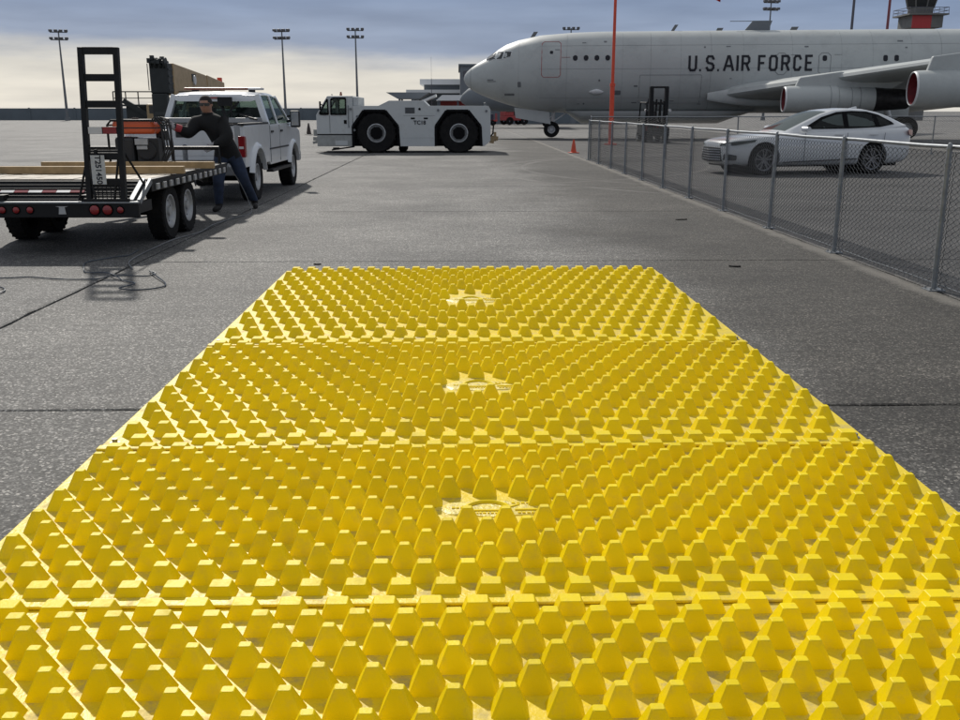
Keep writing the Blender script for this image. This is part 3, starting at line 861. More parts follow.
# wing (port and starboard)
def airfoil(s0, c, z, y, th):
    pr = [(0, 0), (.015, .028), (.06, .05), (.18, .075), (.38, .08), (.62, .058), (.85, .024), (1, .003), (1, -.003), (.85, -.008), (.6, -.028), (.35, -.042), (.15, -.038), (.05, -.025), (.012, -.012)]
    return [Vector((s0 + u * c, y, z + w * c * th)) for u, w in pr]
for sg, nm in ((-1, 'port_wing'), (1, 'starboard_wing')):
    b = MB()
    b.loft([airfoil(15.2 + (t_ - 2) * .74, ch, 2.45 + (t_ - 2) * .115, sg * t_, th) for t_, ch, th in ((1.4, 9.0, 1.05), (4, 8.0, 1.0), (8.2, 6.3, .95), (14.2, 4.6, .9), (20, 3.0, .8))])
    b.build(nm, 'plane_grey', plane, smooth=35)
    b = MB(); b.loft([[Vector((14.3 + 6.5 * u, sg * (1.9 + .35 * math.sin(math.pi * u) + .25 * math.cos(2 * math.pi * j / 12) * math.sin(math.pi * min(1, u * 1.05 + .02)) ), 2.35 + .55 * math.sin(2 * math.pi * j / 12) * math.sin(math.pi * min(1, u * .8 + .12)))) for j in range(12)] for u in [k / 8 for k in range(9)]])
    b.build('wing_root_fairing', 'plane_grey', plane, smooth=50)
# engines
def nacelle(s0, y, z, r, ln):
    b = MB()
    b.lathe([(r * .86, .0), (r * .97, .05), (r, .2), (r * 1.03, .9), (r * 1.02, ln * .42), (r * .93, ln * .43), (r * .90, ln * .72)], (s0, y, z), (1, 0, 0), 36)
    o = b.build('engine_nacelle', 'plane_grey', plane, smooth=40)
    b = MB(); b.lathe([(r * .90, .02), (r * .885, .0), (r * .90, -.03), (r * .93, -.02), (r * .965, .06)], (s0, y, z), (1, 0, 0), 36); b.build('inlet_lip', 'plane_white', o, smooth=60)
    b = MB(); b.lathe([(r * .87, .03), (r * .82, .35), (r * .3, .38), (0.001, .30)], (s0, y, z), (1, 0, 0), 30); b.build('inlet_cover', 'red_inlet', o, smooth=40)
    b = MB(); b.lathe([(r * .90, ln * .72), (r * .72, ln * .99), (r * .66, ln), (r * .6, ln * .9), (.001, ln * .85)], (s0, y, z), (1, 0, 0), 32); b.build('exhaust_sleeve', 'exhaust', o, smooth=40)
    for q in (.36, .53, .6):
        b = MB(); b.lathe([(r * (1.03 if q < .42 else .925), ln * q - .012), (r * (1.036 if q < .42 else .935), ln * q), (r * (1.03 if q < .42 else .925), ln * q + .012)], (s0, y, z), (1, 0, 0), 30); b.build('nacelle_band', 'plane_line', o)
    sg = 1 if y > 0 else -1
    tt = abs(y); zw = 2.45 + (tt - 2) * .115; sl = 15.2 + (tt - 2) * .74
    b = MB(); b.prism([(s0 + .5, z + r * .9), (s0 + .7, zw + .02), (sl + .2, zw + .30), (sl + 3.6, zw - .02), (s0 + ln * .86, z + r * .75), (s0 + ln * .5, z + r * .6)], y - .13, y + .13, 'y'); b.build('pylon', 'plane_grey', plane, bevel=.05)
for sg in (-1, 1):
    nacelle(17.3, sg * 8.2, 2.12, .66, 6.1)
    nacelle(21.6, sg * 14.2, 2.50, .78, 6.1)
# tail
b = MB(); b.loft([[Vector((30.5 + (38.5 - 30.5) * u + k * 6.2, w * .22 * (1 - .6 * k), 5.6 + k * 6.4)) for u, w in ((0, 0), (.1, 1), (.5, 1.2), (1, 0), (.5, -1.2), (.1, -1))] for k in (0, 1)]); b.build('fin', 'plane_grey', plane, smooth=30)
for sg in (-1, 1):
    b = MB(); b.loft([airfoil(36 + (t_ - .5) * .7, ch, 5.0 + (t_ - .5) * .12, sg * t_, .8) for t_, ch in ((.5, 4.2), (6, 2))]); b.build('tailplane', 'plane_grey', plane, smooth=35)
# gear
def gear_wheel(x, y, r, w, par):
    b = MB(); b.lathe([(r * .5, -w / 2), (r * .92, -w / 2), (r, -w * .3), (r, w * .3), (r * .92, w / 2), (r * .5, w / 2), (r * .5, -w / 2)], (x, y, r), (0, 1, 0), 28); o = b.build('wheel', 'rubber', par, smooth=40)
    b = MB(); b.lathe([(.001, -w * .5), (r * .2, -w * .52), (r * .3, -w * .3), (r * .5, -w * .45), (r * .52, -w * .5)], (x, y, r), (0, 1, 0), 24); b.build('rim', 'rim_grey', o, smooth=40)
for yy in (-.32, .32): gear_wheel(5.35, yy, .47, .3, plane)
b = MB(); b.cyl((5.35, 0, .47), (5.5, 0, 1.9), .11, n=12); b.cyl((5.35, -.3, .47), (5.35, .3, .47), .07, n=10); b.bar((5.4, 0, .9), (6.6, 0, 1.7), .08, .08); b.bar((5.38, 0, .7), (5.05, 0, 1.0), .06, .06); b.bar((5.05, 0, 1.0), (5.4, 0, 1.3), .06, .06); b.build('nose_strut', 'plane_white', plane, smooth=40)
for yy in (-.62, .62):
    b = MB(); b.prism([(3.1, 1.75), (5.2, 1.5), (5.3, .78), (3.2, 1.15)], yy - .025, yy + .025, 'y'); b.build('gear_door', 'plane_grey', plane)
b = MB(); b.loft([[Vector((6.2 + u, -1.35 * math.cos(a), 1.55 - .72 * math.sin(a) * min(1, u / .9 + .1) * (1 if u < 9 else max(0.05, (11 - u) / 2)))) for a in [math.pi * k / 12 for k in range(13)]] for u in (0, .4, .9, 3, 6, 9, 10, 11)], closed=True); b.build('belly_fairing', 'plane_grey', plane, smooth=40)
for sg in (-1, 1):
    for dx in (0, 1.3):
        for yy in (-.45, .45): gear_wheel(23.6 + dx, sg * 3.3 + yy, .62, .36, plane)
    b = MB(); b.cyl((24.25, sg * 3.3, .62), (23.6, sg * 3.2, 2.7), .17, n=12); b.bar((23.6, sg * 3.3, .62), (24.9, sg * 3.3, .62), .2, .22); b.build('main_strut', 'plane_white', plane, smooth=40)
    b = MB(); b.box(22.8, 25.4, sg * 2.4 - .03, sg * 2.4 + .03, .95, 1.75); b.build('gear_door', 'plane_grey', plane)

# second grey jet, nose just showing
t = thing('parked_jet', 'smaller dark grey jet whose rounded nose shows below the tanker radome', 'aircraft', (.2, 97, 0), R(-4))
prof = [(0.0, 2.65, .03), (.25, 2.72, .45), (.8, 2.8, .85), (1.8, 2.9, 1.2), (4, 3.0, 1.5), (14, 3.0, 1.5), (18, 3.3, .8)]
b = MB(); b.loft([[Vector((s, r * .95 * math.sin(2 * math.pi * k / 24), z + r * math.cos(2 * math.pi * k / 24))) for k in range(24)] for s, z, r in prof]); b.build('fuselage', 'building_grey', t, smooth=50)
b = MB(); b.prism([(2.0, 3.9), (2.6, 3.95), (3.1, 4.42), (2.7, 4.3)], -.7, .7, 'y'); b.build('cockpit_window', 'tower_glass', t)
b = MB(); b.loft([airfoil(6, 3.5, 2.4, -1.2, 1.0), airfoil(8.5, 1.6, 2.6, -7.5, 1.0)]); b.build('wing', 'building_grey', t, smooth=35)
b = MB(); b.loft([airfoil(6, 3.5, 2.4, 1.2, 1.0), airfoil(8.5, 1.6, 2.6, 7.5, 1.0)]); b.build('wing', 'building_grey', t, smooth=35)
for xx, yy in ((2.6, 0), (8.5, -1.6), (8.5, 1.6)):
    b = MB(); b.cyl((xx, yy, .35), (xx, yy, 1.8), .09, n=10); b.build('strut', 'pole_grey', t)
    b = MB(); b.lathe([(.1, -.1), (.33, -.12), (.35, 0), (.33, .12), (.1, .1)], (xx, yy, .35), (0, 1, 0), 18); b.build('wheel', 'rubber', t)

# ------------------------------------------------------------------ aircraft tow tractor
tug = thing('tow_tractor', 'off-white aircraft tow tractor with huge black wheels, seen side on', 'tow tractor', (-2.05, 38.35, 0), R(90))
HW = 1.25
arch = lambda yc: [(yc + .88, .25), (yc + .88, 1.0), (yc + .47, 1.56), (yc - .36, 1.56), (yc - .82, 1.0), (yc - .86, .25)]
YF, YR = 1.05, -2.08
prof = [(1.92, .25), (1.92, 1.74), (.95, 1.74), (.55, 1.93), (-.75, 1.93), (-.95, 1.74), (-3.2, 1.74), (-3.28, 1.6), (-3.28, .45), (-3.05, .25)] + list(reversed(arch(YR))) + list(reversed(arch(YF)))
b = MB(); b.prism(prof, -HW, HW, 'x'); b.build('body', 'tug_white', tug, bevel=.02)
for yc in (YF, YR):
    b = MB(); b.prism([(a, z) for a, z in arch(yc)], -HW + .16, HW - .16, 'x'); b.build('arch_liner', 'rubber_deep', tug)
for yc in (YF, YR):
    for sx in (-1, 1):
        pts = arch(yc)
        b = MB()
        for i in range(len(pts) - 1): b.bar((sx * (HW - .03), pts[i][0], pts[i][1]), (sx * (HW - .03), pts[i + 1][0], pts[i + 1][1]), .09, .08, up=(1, 0, 0))
        b.build('arch_trim', 'rubber_deep', tug)
        wheel(tug, (sx * (HW - .26), yc, .74), .74, .5, sx, .345, 'rim_grey', tread=22, dark_hub=True)
# cab
b = MB(); b.prism([(1.921, .70), (1.921, 2.10), (2.86, 2.10), (3.30, 1.40), (3.30, .70)], -HW + .02, HW - .02, 'x')
cab = b.build('cab', 'tug_white', tug, bevel=.02)
def inset_cut(poly): 
    q = MB(); q.prism(poly, -3, 3, 'x'); return q
door_w = [(2.18, 1.43), (2.18, 2.02), (2.66, 2.02), (2.72, 1.97), (2.74, 1.43)]
fr_w = [(2.84, 1.43), (2.86, 1.98), (3.17, 1.46), (3.13, 1.43)]
cut(cab, [inset_cut(door_w), inset_cut(fr_w)])
q = MB(); q.box(-1.08, 1.08, 2.05, 3.16, .82, 2.0); cut(cab, [q])
q = MB(); q.box(-1.0, 1.0, 2.9, 3.6, 1.45, 1.95); cut(cab, [q])
q = MB(); q.box(-1.0, 1.0, 1.7, 2.1, 1.50, 1.95); cut(cab, [q])
cab.modifiers.new('bevel', 'BEVEL').width = .01
for sx in (-1, 1):
    for poly in (door_w, fr_w):
        b = MB(); b.prism(poly, sx * (HW - .06), sx * (HW - .05), 'x'); b.build('window', 'auto_glass', cab)
        b = MB()
        for i in range(len(poly)):
            a, c = poly[i], poly[(i + 1) % len(poly)]
            b.bar((sx * (HW - .015), a[0], a[1]), (sx * (HW - .015), c[0], c[1]), .05, .055, up=(1, 0, 0))
        b.build('window_seal', 'rubber_deep', cab)
    b = MB(); b.box(sx * (HW - .02), sx * (HW - .005), 2.16, 2.26, 1.08, 1.22); b.build('door_handle', 'rubber_deep', cab)
    b = MB(); b.box(sx * (HW - .02), sx * (HW - .012), 2.79, 2.805, .76, 1.40); b.build('door_gap', 'plane_line', cab)
b = MB(); b.bar((-1, 2.92, 1.97), (1, 2.92, 1.97), .05, .05); b.box(-.98, .98, 3.17, 3.19, 1.42, 1.5); b.build('windscreen_frame', 'rubber_deep', cab)
b = MB(); b.quad((-1, 3.22, 1.47), (1, 3.22, 1.47), (1, 2.94, 1.94), (-1, 2.94, 1.94)); b.build('windscreen', 'auto_glass', cab)
b = MB(); b.box(-.75, -.25, 2.2, 2.7, .85, 1.3); b.box(-.75, -.25, 2.15, 2.27, 1.25, 1.8); b.box(.25, .75, 2.2, 2.7, .85, 1.3); b.box(.25, .75, 2.15, 2.27, 1.25, 1.8); b.build('seat', 'interior', cab, bevel=.03)
b = MB(); b.box(-HW + .03, HW - .03, 1.921, 3.30, .25, .66); b.build('lower_skirt', 'tug_lower', tug, bevel=.015)
b = MB(); b.box(-HW + .05, HW - .05, 1.93, 3.28, .66, .70); b.build('skirt_gap', 'rubber_deep', tug)
for sx in (-1, 1):
    b = MB(); b.box(sx * (HW - .028), sx * (HW - .015), 2.15, 2.62, .29, .46); b.build('skirt_panel', 'tug_white', tug)
b = MB(); b.cyl((-.3, 2.45, 2.12), (-.3, 2.45, 2.2), .05, n=10); b.cyl((-.3, 2.45, 2.2), (-.3, 2.45, 2.26), .035, n=10); b.build('beacon', 'amber', cab)
b = MB(); b.bar((-.8, 2.75, 2.15), (-.5, 2.75, 2.15), .03, .03); b.build('roof_bracket', 'plane_line', cab)
b = MB(); b.box(-HW + .1, HW - .1, 1.70, 1.915, 1.74, 2.06); b.build('cab_rear_box', 'tug_white', tug, bevel=.02)
b = MB(); b.bar((-.6, 3.3, .42), (-.6, 3.55, .36), .12, .10); b.bar((.6, 3.3, .42), (.6, 3.55, .36), .12, .10); b.bar((0, 3.3, .5), (0, 3.62, .5), .16, .14); b.build('front_hitch', 'tug_lower', tug)
b = MB(); b.bar((-.9, 3.32, .75), (-.9, 3.46, .75), .2, .24); b.bar((.9, 3.32, .75), (.9, 3.46, .75), .2, .24); b.build('headlight', 'tug_lower', tug)
b = MB(); b.bar((0, -3.28, .55), (0, -3.62, .5), .16, .16); b.bar((0, -3.5, .4), (0, -3.5, .75), .1, .1); b.bar((-.4, -3.28, .45), (-.4, -3.45, .42), .12, .2); b.build('rear_hitch', 'tan_paint', tug)
b = MB(); b.bar((-1.2, 1.9, .24), (-1.2, 2.75, .12), .25, .05); b.box(-1.2, -.9, 2.5, 2.72, .12, .2); b.build('step', 'rubber_deep', tug)
X_ = -HW - .006
b = MB(); b.box(X_, -HW + .02, -.42, -.05, 1.46, 1.68); o = b.build('vent', 'plane_line', tug)
for i in range(5):
    c = MB(); c.box(X_ - .006, X_ - .001, -.40, -.07, 1.48 + i * .04, 1.495 + i * .04); c.build('louvre', 'rubber_deep', o)
b = MB(); b.cyl((X_, -.6, 1.62), (-HW + .02, -.6, 1.62), .05, n=12); b.build('fuel_cap', 'rubber_deep', tug)
for yy in (-.34, -.83):
    b = MB(); b.box(X_, -HW + .02, yy - .08, yy + .08, 1.25, 1.31); b.build('hand_slot', 'rubber_deep', tug)
b = MB(); b.box(X_ + .002, -HW + .02, -1.18, .02, 1.375, 1.385); b.box(X_ + .002, -HW + .02, -1.12, .05, .56, .565); b.build('panel_gap', 'plane_line', tug)
letters('unit_number', 'TC18', .2, 'ink', tug, Matrix.Translation((X_ - .001, -.6, 1.12)) @ Matrix.Rotation(R(-90), 4, 'Z') @ Matrix.Rotation(R(90), 4, 'X'), .006)
for yy, zz in ((2.0, 1.62), (1.75, 1.35), (1.87, .85), (-3.12, 1.55), (-1.3, 1.58)):
    b = MB(); b.cyl((X_ - .03, yy, zz), (-HW + .02, yy, zz), .045, n=10); b.build('marker_lamp', 'plane_line', tug)
b = MB(); b.cyl((-.55, .1, .15), (.55, .1, .15), .16, n=14); b.build('axle_housing', 'rubber_deep', tug)
for sx in (-1, 1):
    b = MB(); b.tube([(sx * (HW + .005), 2.08, .95), (sx * (HW + .05), 2.08, 1.0), (sx * (HW + .05), 2.08, 1.7), (sx * (HW + .005), 2.08, 1.75)], .016, 6); b.build('grab_rail', 'plane_line', tug)
    b = MB(); b.bar((sx * (HW - .02), 3.0, 1.75), (sx * (HW + .22), 3.1, 1.8), .03, .03); m_ = b.build('mirror_arm', 'rubber_deep', tug)
    b = MB(); b.box(sx * (HW + .14), sx * (HW + .30), 3.08, 3.13, 1.58, 1.9); b.build('mirror', 'rubber_deep', m_, bevel=.01)
b = MB(); b.tube([(-.5, -3.3, 1.2), (-.5, -3.42, 1.0), (-.4, -3.4, .7), (-.2, -3.32, .6)], .03, 8); b.build('hydraulic_hose', 'rubber_deep', tug)
b = MB(); b.tube([(-1.1, -3.1, 1.74), (-1.1, -3.1, 1.86), (1.1, -3.1, 1.86), (1.1, -3.1, 1.74)], .02, 8); b.build('rear_rail', 'plane_line', tug)

# ------------------------------------------------------------------ silver-white sedan behind the fence
car = thing('parked_sedan', 'silver-white four-door sedan parked behind the chain-link fence', 'car', (8.92, 25.15, 0), R(100))
car.scale = (1.05, 1.05, 1.11)
ST = [(2.365, .50, .32, .46, .64, .69), (2.32, .66, .24, .44, .70, .745), (2.14, .80, .19, .44, .755, .80), (1.75, .88, .18, .46, .81, .86), (1.2, .915, .18, .48, .85, .91), (.78, .925, .18, .5, .89, .95), (.2, .925, .18, .5, .925, .96), (-.6, .925, .18, .5, .955, .98), (-1.3, .925, .18, .52, .98, 1.01), (-1.9, .91, .19, .55, 1.0, 1.075), (-2.3, .875, .22, .58, 1.01, 1.10), (-2.48, .80, .28, .6, .99, 1.10), (-2.565, .66, .38, .6, .92, 1.03)]
rings = []
for (y, w, zb, zm, zs, zt) in ST:
    h_ = [(0, zb), (w * .55, zb), (w * .86, zb + .01), (w * .97, zb + .10), (w, zm), (w * .99, zm + (zs - zm) * .6), (w * .955, zs - .02), (w * .90, zs + .012), (w * .6, zt - .008), (0, zt)]
    rings.append([Vector((x, y, z)) for x, z in h_] + [Vector((-x, y, z)) for x, z in reversed(h_[1:-1])])
b = MB(); b.loft(rings); body = b.build('body', 'silver_paint', car, sub=1)
baked(body)
AY = (1.415, -1.415)
cy = []
for yy in AY:
    q = MB(); q.cyl((-2, yy, .345), (2, yy, .345), .385, n=40); cy.append(q)
cut(body, cy)
for p_ in body.data.polygons: p_.use_smooth = True
body.data.set_sharp_from_angle(angle=R(32))
b = MB()
for yy in AY: b.cyl((-.80, yy, .34), (.80, yy, .34), .384, n=30)
b.box(-.7, .7, -2.2, 2.1, .17, .3)
b.build('underbody', 'rubber_deep', car)
for yy in AY:
    for sx in (-1, 1): wheel(car, (sx * .80, yy, .335), .335, .225, sx, .245, 'alloy_dark', spokes=5)
GH = [(.88, .90, .93, .72, .64), (.3, .95, 1.175, .80, .63), (-.12, .965, 1.345, .82, .60), (-.45, .97, 1.425, .825, .585), (-.8, .975, 1.455, .825, .575), (-1.25, .99, 1.445, .82, .57), (-1.6, 1.0, 1.385, .81, .57), (-1.9, 1.03, 1.30, .79, .58), (-2.15, 1.06, 1.20, .75, .60), (-2.36, 1.085, 1.115, .70, .62)]
def gh(y):
    for i in range(len(GH) - 1):
        if GH[i][0] >= y >= GH[i + 1][0]:
            k = (GH[i][0] - y) / (GH[i][0] - GH[i + 1][0]); return [GH[i][j] + (GH[i + 1][j] - GH[i][j]) * k for j in range(1, 5)]
    return list(GH[0][1:]) if y > GH[0][0] else list(GH[-1][1:])
def ghx(y, z):
    bz, rz, bw, rw = gh(y); k = max(0, min(1, (z - bz) / max(.01, rz - .045 - bz)))
    return bw + (rw + .04 - bw) * k
rings = []
for i in range(30):
    y = .88 - (.88 + 2.36) * i / 29
    bz, rz, bw, rw = gh(y)
    zz = max(bz + .005, rz - .045)
    h_ = [(0, bz - .1), (bw, bz - .1), (bw, bz), (rw + .04, zz), (rw - .02, rz - .012), (rw * .7, rz), (0, rz + .012)]
    rings.append([Vector((x, y, z)) for x, z in h_] + [Vector((-x, y, z)) for x, z in reversed(h_[1:-1])])
b = MB(); b.loft(rings); b.build('roof', 'silver_paint', car, smooth=38)
def car_pane(name, poly, m, off=.006):
    for sx in (-1, 1):
        # densify the outline so that the pane follows the tumblehome
        pts = []
        for i in range(len(poly)):
            a, c = poly[i], poly[(i + 1) % len(poly)]
            for k in range(4): pts.append((a[0] + (c[0] - a[0]) * k / 4, a[1] + (c[1] - a[1]) * k / 4))
        b = MB(); b.loft([[Vector((sx * (ghx(y, z) - .02), y, z)) for y, z in pts], [Vector((sx * (ghx(y, z) + off), y, z)) for y, z in pts]])
        b.build(name, m, car)
car_pane('window_trim', [(.42, 1.0), (-.10, 1.265), (-.5, 1.375), (-.9, 1.40), (-1.3, 1.385), (-1.62, 1.315), (-1.95, 1.165), (-2.02, 1.11), (-1.6, 1.045), (-.8, 1.015)], 'rubber_deep', .016)
car_pane('front_door_window', [(.22, 1.025), (-.12, 1.23), (-.5, 1.345), (-.66, 1.36), (-.66, 1.03)], 'dark_glass', .021)
car_pane('rear_door_window', [(-.74, 1.035), (-.74, 1.365), (-1.1, 1.365), (-1.45, 1.315), (-1.52, 1.06)], 'dark_glass', .021)
car_pane('pillar_trim', [(-.64, 1.02), (-.64, 1.375), (-.76, 1.38), (-.76, 1.025)], 'rubber_deep', .026)
car_pane('pillar_trim', [(-1.49, 1.05), (-1.43, 1.335), (-1.545, 1.31), (-1.61, 1.055)], 'rubber_deep', .026)
car_pane('quarter_window', [(-1.58, 1.065), (-1.52, 1.305), (-1.72, 1.24), (-1.9, 1.14), (-1.86, 1.10)], 'dark_glass', .021)
def top_pane(name, ya, yb, wa, wb):
    n = 6; rows = []
    for i in range(n + 1):
        y = ya + (yb - ya) * i / n; w = wa + (wb - wa) * i / n; rz = gh(y)[1]
        rows.append([Vector((x * w, y, rz + .022 - .022 * abs(x) ** 2.5)) for x in (-1, -.6, -.2, .2, .6, 1)])
    b = MB(); b.loft(rows, cap=False, closed=False); b.build(name, 'dark_glass', car, smooth=60)
top_pane('windscreen', .80, -.28, .60, .53)
top_pane('rear_window', -1.55, -2.25, .52, .56)
# lamps, grille, mirrors, handles, trim
for sx in (-1, 1):
    b = MB(); b.loft([[Vector((sx * x, y, z)) for x, y, z in q] for q in ([(.46, 2.37, .63), (.62, 2.31, .64), (.62, 2.30, .70), (.46, 2.36, .68)], [(.79, 2.15, .655), (.83, 2.10, .665), (.825, 2.07, .745), (.79, 2.13, .735)], [(.893, 1.72, .73), (.897, 1.68, .73), (.892, 1.64, .775), (.888, 1.70, .775)])]); b.build('headlight', 'dark_glass', car, smooth=40)
    b = MB(); b.loft([[Vector((sx * x, y, z)) for x, y, z in q] for q in ([(.60, 2.345, .33), (.70, 2.30, .33), (.70, 2.27, .46), (.60, 2.33, .46)], [(.80, 2.17, .32), (.845, 2.12, .33), (.84, 2.09, .43), (.80, 2.15, .44)])]); b.build('fog_lamp_recess', 'plastic_dark', car)
    b = MB(); b.loft([[Vector((sx * x, y, z)) for x, y, z in q] for q in ([(.55, -2.60, .84), (.72, -2.56, .84), (.72, -2.55, .97), (.55, -2.60, .96)], [(.84, -2.44, .86), (.90, -2.34, .88), (.90, -2.30, .98), (.85, -2.42, .99)])]); b.build('tail_light', 'tail_red', car, smooth=40)
    b = MB(); b.loft([[Vector((sx * (.85 + .20 * k_), .42 + .09 * c_ * (1 - .3 * k_), 1.005 + .065 * s_ * (1 - .2 * k_))) for c_, s_ in [(math.cos(2 * math.pi * j / 10), math.sin(2 * math.pi * j / 10)) for j in range(10)]] for k_ in (.0, .3, .8, 1)]); b.build('wing_mirror', 'silver_paint', car, smooth=50)
    for yy in (-.45, -1.38):
        b = MB(); b.box(sx * .925, sx * .948, yy - .11, yy + .11, .865, .892); b.build('door_handle', 'silver_paint', car, bevel=.008)
    for yy in (.42, -.68, -1.62):
        b = MB(); b.bar((sx * .929, yy, .30), (sx * .925, yy - (.06 if yy < -1 else 0), .92), .008, .010, up=(0, 1, 0)); b.build('door_gap', 'plane_line', car)
    b = MB(); b.loft([[Vector((sx * .905, y, z)), Vector((sx * .934, y, z)), Vector((sx * .934, y, z + .022)), Vector((sx * .905, y, z + .022))] for y, z in ((.95, .265), (-.98, .33))]); b.build('sill_trim', 'plastic_dark', car)
b = MB(); b.loft([[Vector((x, y, z)) for x, y, z in q] for q in ([(-.54, 2.35, .29), (-.46, 2.38, .59), (-.46, 2.28, .59), (-.54, 2.28, .29)], [(0, 2.41, .27), (0, 2.435, .60), (0, 2.28, .60), (0, 2.28, .27)], [(.54, 2.35, .29), (.46, 2.38, .59), (.46, 2.28, .59), (.54, 2.28, .29)])]); gr = b.build('grille', 'plastic_dark', car)
for i in range(5):
    b = MB(); b.tube([(-.5, 2.362 + .004 * i, .335 + i * .055), (0, 2.422 + .003 * i, .33 + i * .055), (.5, 2.362 + .004 * i, .335 + i * .055)], .009, 5); b.build('grille_bar', 'alloy', gr)
b = MB(); b.prism([(-1.2, 1.455), (-1.42, 1.44), (-1.40, 1.50)], -.02, .02, 'x'); b.build('shark_fin_antenna', 'silver_paint', car)
b = MB(); b.box(-.26, .26, -2.60, -2.585, .66, .78); b.build('licence_plate', 'plate', car)
for sx in (-.38, .38):
    b = MB(); b.box(sx - .22, sx + .22, -1.05, -.62, .45, 1.0); b.box(sx - .2, sx + .2, -1.1, -.92, .95, 1.2); b.build('seat', 'interior', car, bevel=.04)

# ------------------------------------------------------------------ white crew-cab pickup
tr = thing('pickup_truck', 'white crew-cab pickup with amber light bar, hitched ahead of the trailer', 'truck', (-4.6, 16.5, 0), R(-.6))
def arcpts(yc, r, zc, z0, n=12):
    """lower-edge arch from rear to front"""
    a0 = math.asin(max(-1, min(1, (z0 - zc) / r)))
    return [(yc - r * math.cos(a0 + (math.pi - 2 * a0) * k / n), zc + r * math.sin(a0 + (math.pi - 2 * a0) * k / n)) for k in range(n + 1)]
RW, FW_ = .97, 4.55
for sx in (-1, 1):
    b = MB(); b.prism([(0.03, 1.31), (0.0, .95), (.03, .62)] + arcpts(RW, .52, .40, .62) + [(2.08, .62), (2.08, 1.33)], sx * .93, sx * 1.0, 'x'); b.build('bed_side', 'white_paint', tr, bevel=.012)
    b = MB()
    pts = arcpts(RW, .53, .40, .50, 14)
    b.loft([[Vector((sx * (1.0 + o_), RW + (y - RW) * k_, .40 + (z - .40) * k_)) for o_, k_ in ((-.02, .97), (.055, .97), (.05, 1.09), (-.02, 1.19))] for y, z in pts]); b.build('rear_fender_flare', 'white_paint', tr, smooth=50)
    b = MB(); b.box(sx * .90, sx * 1.004, .0, 2.07, 1.312, 1.352); b.build('bed_rail_cap', 'plastic_dark', tr, bevel=.01)
    b = MB(); b.loft([[Vector((sx * x, y, z)) for x, y in ((.895, -.010), (1.006, .0), (1.010, .11), (.90, .05))] for z in (.79, .84, 1.10, 1.14)]); tl = b.build('tail_light', 'tail_red', tr, bevel=.01)
    b = MB(); b.box(sx * .91, sx * .985, -.012, .002, .93, .97); b.build('reverse_lamp', 'tape_white', tl)
    wheel(tr, (sx * .86, RW, .405), .405, .27, sx, .235, 'rim_grey', tread=26)
    wheel(tr, (sx * .86, FW_, .405), .405, .27, sx, .235, 'rim_grey', tread=26)
b = MB(); b.box(-.83, .83, -.01, .05, .74, 1.31); tg = b.build('tailgate', 'white_paint', tr, bevel=.015)
b = MB(); b.box(-.70, .70, -.016, -.011, .82, 1.06); b.build('pressed_panel', 'white_paint', tg, bevel=.004)
b = MB(); b.box(-.14, .14, -.018, -.005, 1.12, 1.22); b.build('handle', 'plastic_dark', tg, bevel=.01)
b = MB(); b.cyl((0, -.02, .95), (0, -.005, .95), .055, n=20); b.build('badge', 'navy', tg)
b = MB(); b.box(-.83, .83, -.02, .06, 1.312, 1.34); b.build('tailgate_cap', 'plastic_dark', tg)
b = MB(); b.box(-.93, .93, .02, 2.06, .74, .80); b.build('bed_floor', 'plastic_dark', tr)
b = MB(); b.box(-.93, .93, 2.0, 2.07, .8, 1.33); b.build('bed_front_wall', 'white_paint', tr)
b = MB(); b.prism([(-.28, .50), (-.30, .66), (-.02, .70), (-.02, .52)], -.98, .98, 'x'); bp_ = b.build('rear_bumper', 'toolbox', tr, bevel=.02)
b = MB(); b.box(-.17, .17, -.312, -.30, .52, .64); b.build('licence_plate', 'plate', bp_)
b = MB(); b.bar((0, -.1, .48), (0, -.40, .48), .07, .07); b.cyl((0, -.36, .50), (0, -.36, .60), .03, n=12); b.build('tow_hitch', 'black_steel', tr)
b = MB(); b.box(-.45, .45, .1, 5.4, .42, .56); b.cyl((-.85, RW, .405), (.85, RW, .405), .07, n=10); b.cyl((-.85, FW_, .405), (.85, FW_, .405), .07, n=10); b.cyl((0, RW - .16, .405), (0, RW + .16, .405), .16, n=14); b.build('chassis', 'black_steel', tr)
b = MB(); b.box(-.84, .84, 1.55, 1.99, .80, 1.30); b.box(-.90, .90, 1.53, 1.998, 1.34, 1.43); b.build('toolbox', 'toolbox', tr, bevel=.01)
